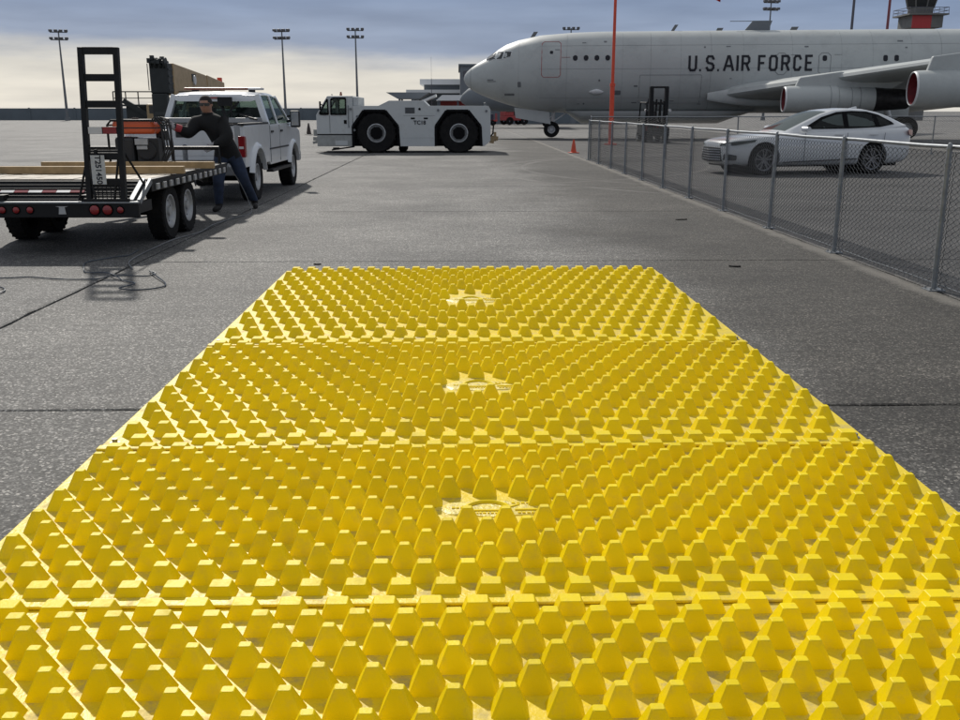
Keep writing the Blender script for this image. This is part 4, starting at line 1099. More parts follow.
# cab: lower shell, pillars, roof
for sx in (-1, 1):
    b = MB(); b.prism([(2.12, 1.30), (2.12, .60), (2.16, .56)] + [(4.02, .56), (4.06, .7), (4.25, 1.0), (4.55, 1.12), (4.7, 1.12), (4.7, 1.28), (4.5, 1.31)], sx * .92, sx * .99, 'x'); sd_ = b.build('cab_side', 'white_paint', tr, bevel=.012)
    for y0, y1 in ((2.22, 3.12), (3.15, 4.12)):
        b = MB(); b.box(sx * .991, sx * .997, y0, y1, .66, 1.27); d_ = b.build('door', 'white_paint', tr, bevel=.004)
        c = MB(); c.box(sx * .997, sx * 1.02, y0 + .05, y0 + .23, 1.15, 1.19); c.build('handle', 'plastic_dark', d_)
    for yy in (2.20, 3.135, 4.135):
        b = MB(); b.box(sx * .992, sx * .9985, yy - .008, yy + .008, .60, 1.29); b.build('door_gap', 'plane_line', tr)
    b = MB(); b.box(sx * .992, sx * 1.003, 2.12, 4.05, .84, .87); b.build('side_moulding', 'plastic_dark', tr)
    b = MB(); b.box(sx * .90, sx * 1.03, 2.15, 4.0, .42, .47); b.build('running_board', 'plastic_dark', tr)
    for nm, p0, p1, w, h in (('rear_pillar', (.95, 2.16, 1.29), (.775, 2.26, 1.84), .10, .16), ('centre_pillar', (.955, 3.14, 1.29), (.80, 3.12, 1.84), .05, .09), ('front_pillar', (.95, 4.50, 1.29), (.78, 3.86, 1.83), .06, .07)):
        b = MB(); b.bar((sx * p0[0], p0[1], p0[2]), (sx * p1[0], p1[1], p1[2]), w, h, up=(0, 1, 0)); b.build(nm, 'white_paint', tr, bevel=.012)
    for nm, q in (('rear_side_window', [(.955, 2.24, 1.30), (.955, 3.10, 1.30), (.80, 3.09, 1.82), (.785, 2.32, 1.82)]), ('front_side_window', [(.955, 3.18, 1.30), (.955, 4.44, 1.30), (.785, 3.86, 1.82), (.80, 3.15, 1.82)])):
        b = MB(); b.loft([[Vector((sx * x, y, z)) for x, y, z in q], [Vector((sx * (x - .008), y, z)) for x, y, z in q]]); b.build(nm, 'auto_glass', tr)
    # towing mirror
    b = MB(); b.bar((sx * .97, 4.22, 1.34), (sx * 1.12, 4.06, 1.36), .05, .045); b.bar((sx * .97, 4.22, 1.44), (sx * 1.12, 4.06, 1.46), .04, .035); mr = b.build('mirror_arm', 'plastic_dark', tr)
    b = MB(); b.box(sx * 1.06, sx * 1.26, 4.0, 4.12, 1.22, 1.56); b.build('mirror_housing', 'plastic_dark', mr, bevel=.03)
    b = MB(); b.box(sx * 1.085, sx * 1.235, 3.993, 3.999, 1.26, 1.53); b.build('mirror_glass', 'alloy', mr)
b = MB(); b.box(-.92, .92, 2.12, 2.18, .62, 1.30); b.build('cab_rear_wall', 'white_paint', tr, bevel=.01)
rings = []
for y, hw, z in ((2.16, .74, 1.80), (2.20, .79, 1.845), (2.5, .80, 1.895), (3.2, .80, 1.905), (3.75, .78, 1.885), (3.92, .75, 1.83)):
    rings.append([Vector((x * hw, y, zz)) for x, zz in ((-1, z - .055), (-.94, z - .01), (-.6, z + .012), (0, z + .02), (.6, z + .012), (.94, z - .01), (1, z - .055), (.9, z - .075), (-.9, z - .075))])
b = MB(); b.loft(rings); b.build('roof', 'white_paint', tr, smooth=40)
b = MB(); b.bar((-.80, 2.20, 1.795), (.80, 2.20, 1.795), .05, .09); b.build('rear_header', 'white_paint', tr, bevel=.01)
b = MB(); b.loft([[Vector(q) for q in ((-.86, 2.175, 1.31), (.86, 2.175, 1.31), (.74, 2.25, 1.77), (-.74, 2.25, 1.77))], [Vector(q) for q in ((-.86, 2.183, 1.31), (.86, 2.183, 1.31), (.74, 2.258, 1.77), (-.74, 2.258, 1.77))]]); b.build('rear_window', 'auto_glass', tr)
b = MB()
for x in (-.3, .3): b.bar((x, 2.17, 1.31), (x * .92, 2.24, 1.77), .02, .02)
b.build('rear_window_mullion', 'plastic_dark', tr)
b = MB(); b.box(-.10, .10, 2.135, 2.175, 1.775, 1.805); b.build('high_brake_light', 'tail_red', tr)
b = MB(); b.loft([[Vector(q) for q in ((-.9, 4.5, 1.31), (.9, 4.5, 1.31), (.74, 3.9, 1.82), (-.74, 3.9, 1.82))], [Vector(q) for q in ((-.9, 4.49, 1.31), (.9, 4.49, 1.31), (.74, 3.89, 1.82), (-.74, 3.89, 1.82))]]); b.build('windscreen', 'auto_glass', tr)
b = MB(); b.box(-.9, .9, 4.2, 4.55, .95, 1.27); b.build('dashboard', 'interior', tr)
for y0 in (2.45, 3.45):
    for x in (-.45, .45):
        b = MB(); b.box(x - .26, x + .26, y0, y0 + .5, .8, 1.0); b.box(x - .25, x + .25, y0 - .08, y0 + .08, 1.0, 1.42); b.box(x - .13, x + .13, y0 - .06, y0 + .05, 1.44, 1.62); b.build('seat', 'interior', tr, bevel=.03)
b = MB(); b.box(-.9, .9, 2.15, 4.3, .62, .72); b.build('cab_floor', 'interior', tr)
# bonnet, front wings, nose
rings = []
for y, hw, z in ((4.45, .90, 1.29), (4.9, .88, 1.275), (5.2, .86, 1.25), (5.45, .82, 1.18), (5.52, .78, 1.08)):
    rings.append([Vector((x * hw, y, zz)) for x, zz in ((-1, z - .09), (-.95, z - .01), (-.5, z + .025), (0, z + .03), (.5, z + .025), (.95, z - .01), (1, z - .09), (1, z - .3), (-1, z - .3))])
b = MB(); b.loft(rings); b.build('bonnet', 'white_paint', tr, smooth=40)
for sx in (-1, 1):
    b = MB(); b.prism([(4.06, 1.27), (4.06, .7)] + arcpts(FW_, .50, .40, .58) + [(5.15, .58), (5.42, .62), (5.48, 1.0), (5.4, 1.14), (4.9, 1.26)], sx * .86, sx * 1.0, 'x'); b.build('front_wing', 'white_paint', tr, bevel=.02)
    b = MB(); pts = arcpts(FW_, .51, .40, .50, 14)
    b.loft([[Vector((sx * (1.0 + o_), FW_ + (y - FW_) * k_, .40 + (z - .40) * k_)) for o_, k_ in ((-.02, .97), (.045, .97), (.04, 1.08), (-.02, 1.17))] for y, z in pts]); b.build('front_fender_flare', 'white_paint', tr, smooth=50)
    b = MB(); b.box(sx * .62, sx * .95, 5.47, 5.51, .82, 1.06); b.build('headlight', 'tape_white', tr, bevel=.01)
b = MB(); b.box(-.6, .6, 5.47, 5.52, .72, 1.08); b.build('grille', 'toolbox', tr, bevel=.01)
b = MB(); b.box(-.98, .98, 5.42, 5.6, .48, .70); b.build('front_bumper', 'toolbox', tr, bevel=.03)
b = MB(); b.box(-.74, .74, 2.75, 3.0, 1.945, 1.99); lb = b.build('light_bar', 'amber', tr, bevel=.015)
b = MB(); b.box(.50, .76, 2.74, 3.01, 1.947, 1.986); b.build('clear_lens', 'tape_white', lb, bevel=.01)
for x in (-.55, .55):
    b = MB(); b.box(x - .05, x + .05, 2.8, 2.95, 1.90, 1.95); b.build('foot', 'plastic_dark', lb)
# rack of gear behind the window
b = MB(); b.bar((.25, 1.85, 1.43), (.15, 1.95, 1.78), .04, .04); b.box(.12, .38, 1.86, 1.94, 1.64, 1.80); b.bar((.28, 1.9, 1.5), (.5, 1.95, 1.72), .04, .04); b.bar((.78, 1.75, 1.46), (.62, 1.45, 1.5), .03, .03); b.bar((.62, 1.75, 1.46), (.95, 1.3, 1.40), .03, .03); b.build('work_lamp', 'black_steel', tr)

# ------------------------------------------------------------------ flatbed trailer
tl = thing('flatbed_trailer', 'black flatbed equipment trailer with wood deck and one raised rear ramp', 'trailer', (-4.55, 10.6, 0), R(-.4))
for i in range(12):
    x = -.99 + i * .165
    b = MB(); b.box(x + .004, x + .161, .47, 3.9, .765, .802 + random.uniform(-.003, .003)); b.build('deck_plank', 'wood_deck', tl, bevel=.004)
b = MB()
for sx in (-1, 1): b.box(sx * 1.0, sx * 1.06, .44, 3.95, .66, .80)
b.box(-1.06, 1.06, 3.90, 3.97, .66, .80)
b.build('side_rail', 'black_steel', tl, bevel=.006)
for sx in (-1, 1):
    for i in range(13):
        y = .62 + i * .26
        b = MB(); b.box(sx * 1.06, sx * 1.085, y - .05, y + .05, .675, .745); b.build('stake_pocket', 'rim_grey', tl, bevel=.004)
    b = MB(); b.bar((sx * 1.05, 0, .585), (sx * 1.05, .45, .785), .03, .06); b.build('dovetail_edge', 'galv', tl)
    b = MB(); b.bar((sx * .965, .0, .598), (sx * .965, .45, .798), .05, .03); b.build('dovetail_strip', 'galv', tl)
    b = MB(); b.box(sx * 1.0, sx * 1.04, -.03, .45, .46, .58); b.build('tail_side_plate', 'black_steel', tl)
    b = MB(); b.box(sx * .42, sx * .50, .0, 4.2, .50, .66); b.build('frame_rail', 'black_steel', tl)
b = MB(); b.loft([[Vector((x, 0, .56)), Vector((x, .45, .76)), Vector((x, .45, .785)), Vector((x, 0, .585))] for x in (-1.03, 1.03)]); dv = b.build('dovetail_plate', 'black_steel', tl)
for i in range(6):
    y = .04 + i * .075; z = .587 + y * .445
    b = MB(); b.bar((-1.0, y, z), (.93, y, z), .02, .02); b.build('traction_bar', 'black_steel', dv)
for i in range(9):
    b = MB(); x0 = -1.0 + i * .155
    b.loft([[Vector((x, .17, .672)), Vector((x, .215, .692)), Vector((x, .212, .698)), Vector((x, .167, .678))] for x in (x0, x0 + .15)]); b.build('reflective_tape', 'tape_white' if i % 2 else 'tail_red', dv)
b = MB(); b.box(-1.06, 1.06, -.06, 0, .42, .575); bb = b.build('rear_beam', 'black_steel', tl, bevel=.01)
b = MB(); b.box(-1.06, 1.06, -.075, .02, .576, .594); b.build('beam_lip', 'galv', bb)
for x, r in ((-.42, .036), (-.27, .036), (-.12, .036), (.58, .052), (.72, .052), (.86, .036), (-.58, .052), (-.72, .052), (-.86, .036)):
    b = MB(); b.lathe([(.001, .022), (r * .6, .02), (r * .95, .01), (r, 0)], (x, -.061, .505), (0, -1, 0), 20); l_ = b.build('tail_lamp', 'tail_red', bb, smooth=40)
    b = MB(); b.lathe([(r * 1.0, 0), (r * 1.15, .012), (r * 1.28, 0)], (x, -.060, .505), (0, -1, 0), 20); b.build('lamp_bezel', 'rubber_deep', l_, smooth=40)
b = MB(); b.prism([(.19, .46), (.27, .46), (.26, .535), (.30, .545), (.16, .545), (.20, .535)], -.07, -.058, 'y'); b.build('hitch_pocket', 'rim_grey', bb)
for i, yy in enumerate((1.42, 2.2)):
    b = MB(); b.cyl((-.85, yy, .345), (.85, yy, .345), .05, n=10); b.build('axle', 'black_steel', tl)
    for sx in (-1, 1):
        wheel(tl, (sx * .86, yy, .345), .345, .21, sx, .205, 'rim_grey', tread=24)
        b = MB(); b.tube([(sx * .5, yy - .33, .56), (sx * .5, yy - .15, .45), (sx * .5, yy, .42), (sx * .5, yy + .15, .45), (sx * .5, yy + .33, .56)], .025, 6); b.build('leaf_spring', 'black_steel', tl)
for yy in (.6, 1.2, 1.8, 2.4, 3.0, 3.6):
    b = MB(); b.box(-1.0, 1.0, yy - .03, yy + .03, .675, .76); b.build('cross_member', 'black_steel', tl)
for sx in (-1, 1):
    b = MB(); b.bar((sx * .75, 3.9, .58), (sx * .08, 5.55, .58), .08, .12); b.build('tongue_beam', 'black_steel', tl)
b = MB(); b.bar((0, 5.4, .58), (0, 5.75, .58), .12, .12); b.box(-.06, .06, 5.55, 5.8, .62, .68); b.build('coupler', 'black_steel', tl, bevel=.01)
b = MB(); b.cyl((.16, 5.0, .18), (.16, 5.0, 1.0), .04, n=12); b.cyl((.16, 5.0, .15), (.16, 5.0, .18), .11, n=14); b.bar((.16, 5.0, .98), (.36, 5.0, .98), .025, .025); b.build('jack', 'galv', tl, smooth=40)
b = MB(); b.tube([(-.98, 3.88, .80), (-.98, 3.88, 1.02), (.98, 3.88, 1.02), (.98, 3.88, .80)], .028, 8); b.bar((.3, 3.88, .8), (.3, 3.88, 1.02), .04, .04); b.bar((-.3, 3.88, .8), (-.3, 3.88, 1.02), .04, .04); b.build('front_rail', 'black_steel', tl)
b = MB(); b.tube([(.2, 5.3, .55), (.15, 5.5, .35), (.05, 5.75, .45)], .012, 6); b.tube([(-.2, 5.3, .55), (-.15, 5.5, .32), (-.05, 5.75, .45)], .012, 6); b.build('safety_chain', 'galv', tl)
# the raised ramp
RX0, RX1, LEAN = .53, .90, .045
def rp(x, z): return Vector((x + LEAN * (z - .6) / 1.6, -.03 + .05 * (z - .6) / 1.6, z))
ra = MB()
ra.bar(rp(RX0, .59), rp(RX0, 2.2), .055, .07, up=(0, 1, 0)); ra.bar(rp(RX1, .59), rp(RX1, 2.2), .055, .07, up=(0, 1, 0))
ramp = ra.build('ramp', 'black_steel', tl, bevel=.004)
for i in range(7):
    z = 2.165 - i * .272
    if z < .62: break
    b = MB(); b.bar(rp(RX0 + .02, z), rp(RX1 - .02, z), .05, .075); b.build('rung', 'black_steel', ramp, bevel=.003)
zt = 2.165 - 3 * .272
p0, p1 = rp(RX0 + .03, zt), rp(RX1 - .03, zt)
for i in range(2):
    a_ = p0.lerp(p1, i / 2 + .02); c_ = p0.lerp(p1, i / 2 + .49)
    b = MB(); b.bar(a_ + Vector((0, -.028, 0)), c_ + Vector((0, -.028, 0)), .004, .07); b.build('reflective_tape', ('tape_white', 'tail_red')[i], ramp)
for nm, a_, c_ in (('ramp_spring', rp(RX0 + .03, 1.2), Vector((RX0 - .12, -.03, .6))), ('ramp_spring', rp(RX1 - .02, 1.2), Vector((1.03, .30, .74))), ('ramp_brace', rp(RX1 - .03, 1.12), Vector((.80, -.05, .6))), ('ramp_brace', rp(RX0, .95), Vector((RX0 + .08, -.06, .6)))):
    b = MB(); b.cyl(a_, c_, .013, n=8); b.build(nm, 'black_steel', tl)
b = MB()
for i in range(5): b.bar((RX0 + .04, -.025, .64 + i * .033), (RX1 - .03, -.025, .64 + i * .033), .008, .008)
for i in range(8): b.bar((RX0 + .05 + i * .046, -.028, .63), (RX0 + .05 + i * .046, -.028, .78), .008, .008)
b.build('ramp_grating', 'black_steel', tl)
b = MB(); b.box(RX0 - .06, RX1 + .06, -.07, .0, .576, .63); b.build('ramp_hinge', 'black_steel', tl, bevel=.01)
b = MB(); b.bar((RX0 + .02, -.04, 1.13), (RX1 + .02, -.04, 1.13), .02, .025); b.bar((RX0 + .12, -.05, 1.08), (RX0 + .12, -.05, 1.15), .03, .03); b.build('plate_bracket', 'black_steel', tl)
pz = .935
b = MB(); b.box(RX0 + .065, RX0 + .215, -.075, -.07, pz - .155, pz + .155); pl = b.build('licence_plate', 'plate', tl, bevel=.002)
letters('plate_number', 'T251450', .085, 'ink', pl, Matrix.Translation((RX0 + .14, -.0765, pz)) @ Matrix.Rotation(R(90), 4, 'X') @ Matrix.Rotation(R(-90), 4, 'Z'), .002, .001)

# load on the trailer
def timber(x0, x1, y, z, s, label):
    b = MB(); n = 8
    b.loft([[Vector((x0 + (x1 - x0) * i / n, y + a * s / 2 + .004 * math.sin(i * 1.3), z + s / 2 + c * s / 2)) for a, c in ((-1, -1), (1, -1), (1, 1), (-1, 1))] for i in range(n + 1)])
    o = b.build('timber_beam', 'lumber', None, bevel=.006)
    return tag(o, label, 'timber', 'timbers lying across the trailer')
timber(-5.75, -3.36, 11.95, .806, .09, 'nearer square timber lying across the trailer deck')
timber(-5.55, -3.27, 13.05, .806, .09, 'farther square timber on the deck, against the generator')
gn = thing('generator', 'portable generator with orange tank in black tube frame on the trailer', 'generator', (-4.38, 13.55, .806), R(3))
b = MB()
for yy in (-.24, .24):
    b.tube([(-.34, yy, .02), (-.36, yy, .06), (-.36, yy, .56), (-.31, yy, .62), (.31, yy, .62), (.36, yy, .56), (.36, yy, .06), (.34, yy, .02), (-.34, yy, .02)], .016, 8)
for x in (-.36, .36):
    for z in (.06, .56): b.tube([(x, -.24, z), (x, .24, z)], .014, 6)
b.build('frame', 'black_steel', gn, smooth=50)
b = MB(); b.box(-.31, .26, -.22, .22, .44, .62); tk = b.build('fuel_tank', 'orange_tank', gn, bevel=.05, seg=4)
b = MB(); b.box(-.315, .265, -.224, .224, .515, .53); b.build('tank_seam', 'plastic_dark', tk)
b = MB(); b.cyl((-.05, 0, .62), (-.05, 0, .655), .045, n=16); b.build('tank_cap', 'plastic_dark', tk)
b = MB(); b.box(-.30, -.04, -.2, .2, .04, .40); b.build('alternator', 'plastic_dark', gn, bevel=.04)
b = MB(); b.box(-.02, .28, -.17, .18, .04, .38); b.cyl((.12, -.2, .22), (.12, -.12, .22), .13, n=20); b.build('engine', 'plastic_dark', gn, bevel=.02)
b = MB()
for i in range(6): b.box(.0, .24, -.15, .15, .28 + i * .02, .287 + i * .02)
b.box(-.02, .15, -.23, -.18, .30, .38); b.build('cooling_fins', 'rim_grey', gn)
b = MB(); b.box(-.02, .17, -.235, -.2, .03, .06); b.box(.0, .14, -.23, -.19, .24, .285); b.build('recoil_cover', 'rim_grey', gn)
b = MB(); b.cyl((.2, .12, .42), (.34, .12, .42), .07, n=14); b.build('muffler', 'exhaust', gn)
b = MB()
for k in range(4):
    b.tube([(.30 + .03 * k, -.28, .02 + .02 * k), (.40 + .035 * k, -.30, .25), (.36 + .035 * k, -.29, .55 + .03 * k), (.27 + .03 * k, -.27, .66), (.22 + .03 * k, -.27, .60)], .014, 6)
b.build('cable_coil', 'plastic_dark', gn)

# ------------------------------------------------------------------ fence
MESH_W = .050
def chain_mesh(w, h, pitch=MESH_W, r=.0034):
    b = MB(); n = int(w / pitch); m = int(h / (pitch * .5) / 2) * 2
    hh = h / m
    for i in range(n + 1):
        x0 = i * pitch * (w / (n * pitch)) 
        pts = []
        for k in range(m + 1):
            dx = pitch * .5 if (k + i) % 2 == 0 else -pitch * .5
            dx *= 1.06
            pts.append((min(w, max(0, x0 + dx * .98)), .003 * (1 if i % 2 else -1), k * hh))
        b.tube(pts, r, 3)
    return b.mesh('chain_link_mesh')
def fence(label, p0, p1, n, h, z_top_rail=True, pitch=MESH_W, r=.0034):
    p0 = Vector(p0); p1 = Vector(p1); d = p1 - p0; L_ = d.length; bay = L_ / n
    t = thing('chain_link_fence', label, 'fence', (p0.x, p0.y, 0), math.atan2(d.y, d.x))
    me = chain_mesh(bay - .02, h - .08, pitch, r); me.materials.append(MATS['galv_wire'])
    for i in range(n):
        o = bpy.data.objects.new('chain_link_mesh', me); col.objects.link(o); o.parent = t; o.location = (i * bay + .01, 0, .035); o['kind'] = 'stuff'
    pm = MB(); R_ = .0225
    pm.cyl((0, 0, 0), (0, 0, h - .02), R_, n=14); pm.lathe([(R_ * 1.05, h - .03), (R_ * 1.15, h - .01), (R_ * .7, h + .03), (.001, h + .04)], axis=(0, 0, 1), n=14)
    pme = pm.mesh('post'); pme.materials.append(MATS['galv'])
    for p_ in pme.polygons: p_.use_smooth = True
    pme.set_sharp_from_angle(angle=R(40))
    bm_ = MB(); bm_.box(-.075, .075, -.075, .075, .0, .010)
    for a in (-.05, .05): bm_.cyl((a, .05, .01), (a, .05, .028), .009, n=6); bm_.cyl((a, -.05, .01), (a, -.05, .028), .009, n=6)
    bme = bm_.mesh('base_plate'); bme.materials.append(MATS['galv'])
    cm_ = MB(); cm_.lathe([(R_ * 1.0, -.012), (R_ * 1.18, -.012), (R_ * 1.18, .012), (R_ * 1.0, .012)], axis=(0, 0, 1), n=14)
    cme = cm_.mesh('tension_band'); cme.materials.append(MATS['galv'])
    for i in range(n + 1):
        o = bpy.data.objects.new('post', pme); col.objects.link(o); o.parent = t; o.location = (i * bay, .035, 0); o.rotation_euler = (random.gauss(0, .006), random.gauss(0, .006), 0)
        q = bpy.data.objects.new('base_plate', bme); col.objects.link(q); q.parent = o
        for zz in (.18, h * .5, h - .15):
            q = bpy.data.objects.new('tension_band', cme); col.objects.link(q); q.parent = o; q.location = (0, 0, zz)
    b = MB(); k = 40
    b.tube([(L_ * i / k, .0, h + .012 * math.sin(i * 1.7) * .4 - .0) for i in range(k + 1)], .018, 10); b.build('top_rail', 'galv', t, smooth=60)
    b = MB(); b.tube([(L_ * i / k, .0, .05 + .004 * math.sin(i * 2.1)) for i in range(k + 1)], .004, 5); b.build('bottom_wire', 'galv', t)
    return t
fence('waist-high chain-link fence receding along the right of the mats', (4.28, 1.3), (4.28, 31.6), 13, 1.25)
fence('far chain-link fence run crossing behind the parked sedan', (4.34, 31.75), (28, 38.5), 9, 1.36, pitch=.07, r=.004)

# ------------------------------------------------------------------ orange flag pole, cones, forklift, crane, service vehicle
t = thing('flag_pole', 'tall orange-red pole standing behind the corner of the fence', 'pole', (7.22, 46, 0), 0)
b = MB(); b.cyl((0, 0, 0), (0, 0, 2.75), .112, .105, n=16); b.cyl((0, 0, 0), (0, 0, .06), .3, n=16); b.build('lower_tube', 'orange_pole', t, smooth=40)
b = MB(); b.cyl((0, 0, 2.75), (0, 0, 9.6), .075, .06, n=14); b.cyl((0, 0, 9.6), (0, 0, 9.72), .1, .04, n=14); b.build('upper_tube', 'orange_pole', t, smooth=40)
b = MB(); b.cyl((0, 0, 2.66), (0, 0, 2.80), .125, n=16); b.build('collar', 'orange_pole', t, smooth=40)
b = MB(); rows = []
for i in range(25):
    u = i / 24
    rows.append([Vector((.1 + 4.75 * u, .22 * math.sin(u * 9 + v_ * 1.1) * u ** .6, 6.98 + 2.5 * v_ - .66 * u ** 4 + .06 * math.sin(u * 8 + 2 * v_))) for v_ in [k / 10 for k in range(11)]])
b.loft(rows, cap=False, closed=False)
o = b.build('flag', 'flag_red', None, smooth=80); o.parent = None; o.location = (7.22, 46, 0)
sm = o.modifiers.new('cloth', 'SOLIDIFY'); sm.thickness = .01
tag(o, 'red flag whose lower corner dips in at the top edge', 'flag')
def cone(x, y, h, m, label):
    t = thing('traffic_cone', label, 'cone', (x, y, 0), .3, 'traffic cones')
    b = MB(); b.lathe([(h * .30, .03), (h * .22, .04), (h * .06, h), (.001, h)], axis=(0, 0, 1), n=20); b.build('cone', m, t, smooth=40)
    b = MB(); b.box(-h * .34, h * .34, -h * .34, h * .34, 0, .03); b.build('base', m, t, bevel=.01)
    b = MB(); b.lathe([(h * .152, h * .48), (h * .155, h * .482), (h * .118, h * .69), (h * .115, h * .692)], axis=(0, 0, 1), n=20); b.build('collar', m, t)
cone(4.4, 37, .5, 'cone_orange', 'orange traffic cone on the apron near the fence corner')
cone(-10.2, 67, .75, 'cone_dark', 'dark traffic cone far behind, between the pickup and the tow tractor')

t = thing('forklift', 'dark forklift with raised double mast standing beside the fuselage', 'forklift', (10.0, 50, 0), R(4), scale=.92)
for x in (-.42, .42):
    b = MB(); b.box(x - .10, x + .10, -1.05, -.85, .1, 2.95); b.box(x + (.10 if x < 0 else -.16), x + (.16 if x < 0 else -.10), -1.0, -.9, .1, 2.2); b.build('mast_rail', 'black_steel', t)
for z0, z1 in ((2.88, 2.98), (2.02, 2.1), (1.0, 1.08)):
    b = MB(); b.box(-.5, .5, -1.03, -.9, z0, z1); b.build('mast_crossbar', 'black_steel', t)
b = MB(); b.cyl((-.12, -.95, .3), (-.12, -.95, 2.3), .05, n=8); b.cyl((.12, -.95, .3), (.12, -.95, 2.3), .05, n=8); b.build('lift_ram', 'black_steel', t)
b = MB(); b.box(-.62, .62, -1.12, -1.06, .35, .8); b.build('carriage', 'black_steel', t)
for x in (-.35, .35):
    b = MB(); b.prism([(-1.12, .7), (-1.18, .7), (-1.18, .12), (-2.2, .08), (-2.2, .05), (-1.12, .05)], x - .06, x + .06, 'x'); b.build('fork', 'black_steel', t)
b = MB(); b.box(-.6, .6, -.8, 1.0, .35, 1.05); b.box(-.58, .58, .5, 1.3, .4, 1.15); b.build('body', 'crane_dark', t, bevel=.06)
b = MB(); b.box(-.62, .62, -.82, -.72, .6, .85); b.build('dash_panel', 'red_line', t, bevel=.03)
b = MB()
for x in (-.56, .56):
    b.tube([(x, -.75, 1.0), (x, -.55, 2.12), (x, .75, 2.15), (x, .95, 1.1)], .04, 8)
for y in (-.5, -.2, .1, .4, .7): b.bar((-.56, y, 2.14), (.56, y, 2.14), .04, .04)
b.build('overhead_guard', 'black_steel', t)
b = MB(); b.box(-.25, .25, .1, .5, 1.05, 1.15); b.box(-.25, .25, .45, .55, 1.15, 1.7); b.build('seat', 'interior', t, bevel=.03)
for x in (-.66, .66):
    b = MB(); b.cyl((x, -.9, 1.72), (x, -.8, 1.72), .08, n=12); b.build('work_lamp', 'tape_white', t)
for x in (-.55, .55):
    wheel(t, (x, -.55, .33), .33, .24, 1 if x > 0 else -1, .17); wheel(t, (x, .9, .27), .27, .2, 1 if x > 0 else -1, .14)
b = MB(); b.tube([(-.66, -.9, .1), (-.7, -.95, 1.1), (-.62, -.9, 2.0)], .04, 8); b.build('hose_guide', 'black_steel', t)

t = thing('service_truck', 'red ramp vehicle parked under the tanker nose', 'vehicle', (6.4, 112, 0), R(20))
b = MB(); b.box(-1.4, 1.4, -.9, .9, .5, 1.0); b.box(-1.4, -.4, -.85, .85, 1.0, 2.0); b.build('body', 'red_line', t, bevel=.06)
b = MB(); b.box(-1.3, -.5, -.87, .87, 1.45, 1.85); b.build('window', 'tower_glass', t)
b = MB(); b.box(-.2, 1.3, -.8, .8, 1.0, 1.6); b.build('cargo', 'building_grey', t, bevel=.03)
for y in (-.85, .85):
    for x in (-.9, .9):
        b = MB(); b.lathe([(.15, -.15), (.42, -.16), (.45, 0), (.42, .16), (.15, .15)], (x, y, .45), (0, 1, 0), 20); b.build('wheel', 'rubber', t, smooth=40)
t = thing('baggage_cart', 'red-railed equipment cart right of the tow tractor', 'cart', (3.0, 108, 0), R(-8))
b = MB(); b.box(-1.3, 1.3, -.7, .7, .45, .6); b.build('bed', 'red_paint', t)
for x in (-1.2, -.4, .4, 1.2):
    b = MB(); b.bar((x, -.68, .6), (x, -.68, 1.3), .07, .07); b.bar((x, .68, .6), (x, .68, 1.3), .07, .07); b.build('stake', 'red_paint', t)
b = MB(); b.box(-1.0, .9, -.5, .5, .6, 1.25); b.build('crate', 'navy', t, bevel=.04)
for x in (-.85, .85):
    for y in (-.65, .65):
        b = MB(); b.lathe([(.1, -.1), (.28, -.11), (.3, 0), (.28, .11), (.1, .1)], (x, y, .3), (0, 1, 0), 16); b.build('wheel', 'rubber', t)

# mobile crane
t = thing('mobile_crane', 'tan mobile crane, its boom head coming towards the viewer behind the pickup', 'crane', (-20.2, 72, 0), 0)
def bsec(c, w, h, d):
    c = Vector(c); a = Vector((math.cos(d), math.sin(d), 0))
    return [c + a * (i * w / 2) + Vector((0, 0, j * h / 2)) for i, j in ((-1, -1), (1, -1), (1, 1), (-1, 1))]
A0 = Vector((1.7, -9.0, 3.50)); A1 = Vector((1.0, 7.5, 3.25))
b = MB(); b.loft([bsec(A0, 1.15, 1.95, 0), bsec(A0.lerp(A1, .6), 1.1, 1.45, 0)]); bo = b.build('boom', 'tan_paint', t, bevel=.06)
b = MB(); b.loft([bsec(A0.lerp(A1, .6), 1.2, 1.5, 0), bsec(A1, 1.1, 1.0, 0)]); b.build('boom_base_section', 'tan_paint', bo, bevel=.06)
b = MB(); b.box(1.05, 2.2, -10.0, -8.95, 2.6, 4.45); b.box(1.2, 2.1, -10.2, -9.2, 4.35, 4.6); b.build('boom_head', 'crane_dark', bo, bevel=.08)
for x in (1.2, 1.5, 1.8, 2.05):
    b = MB(); b.lathe([(.1, -.05), (.34, -.06), (.30, 0), (.34, .06), (.1, .05)], (x, -9.9, 4.42), (1, 0, 0), 20); b.build('sheave', 'crane_dark', bo)
b = MB(); b.box(1.1, 2.05, -10.1, -9.5, 1.1, 2.6); b.cyl((1.2, -9.8, 1.3), (1.95, -9.8, 1.3), .35, n=18); b.build('hook_block', 'crane_dark', bo, bevel=.06)
b = MB()
for x in (.9, 1.1, 1.5, 1.7): b.cyl((x, -9.8, 2.8), (x, -9.8, 4.4), .03, n=6)
b.build('wire_rope', 'crane_dark', bo)
rnd = random.Random(5)
for k in range(9):
    x = rnd.uniform(1.0, 2.0); y = rnd.uniform(-10.5, -9.2); z = rnd.uniform(4.35, 4.6); q = rnd.uniform(.08, .22)
    b = MB(); b.box(x, x + q, y, y + q * 1.5, z, z + q * 1.4, Matrix.Rotation(0, 4, 'Z')); b.build('sheave_guard', 'crane_dark', bo, bevel=.02)
for k in range(4):
    z = 2.75 + k * .42
    b = MB(); b.box(2.203, 2.24, -9.95, -9.05, z, z + .12); b.build('head_rib', 'crane_dark', bo)
b = MB(); b.box(2.0, 2.08, -4, -3.0, 3.5, 4.0); b.build('reel_cover', 'crane_dark', bo)
b = MB(); b.cyl((2.0, -3.5, 3.6), (2.15, -3.5, 3.6), .32, n=18); b.build('hose_reel', 'tape_white', bo)
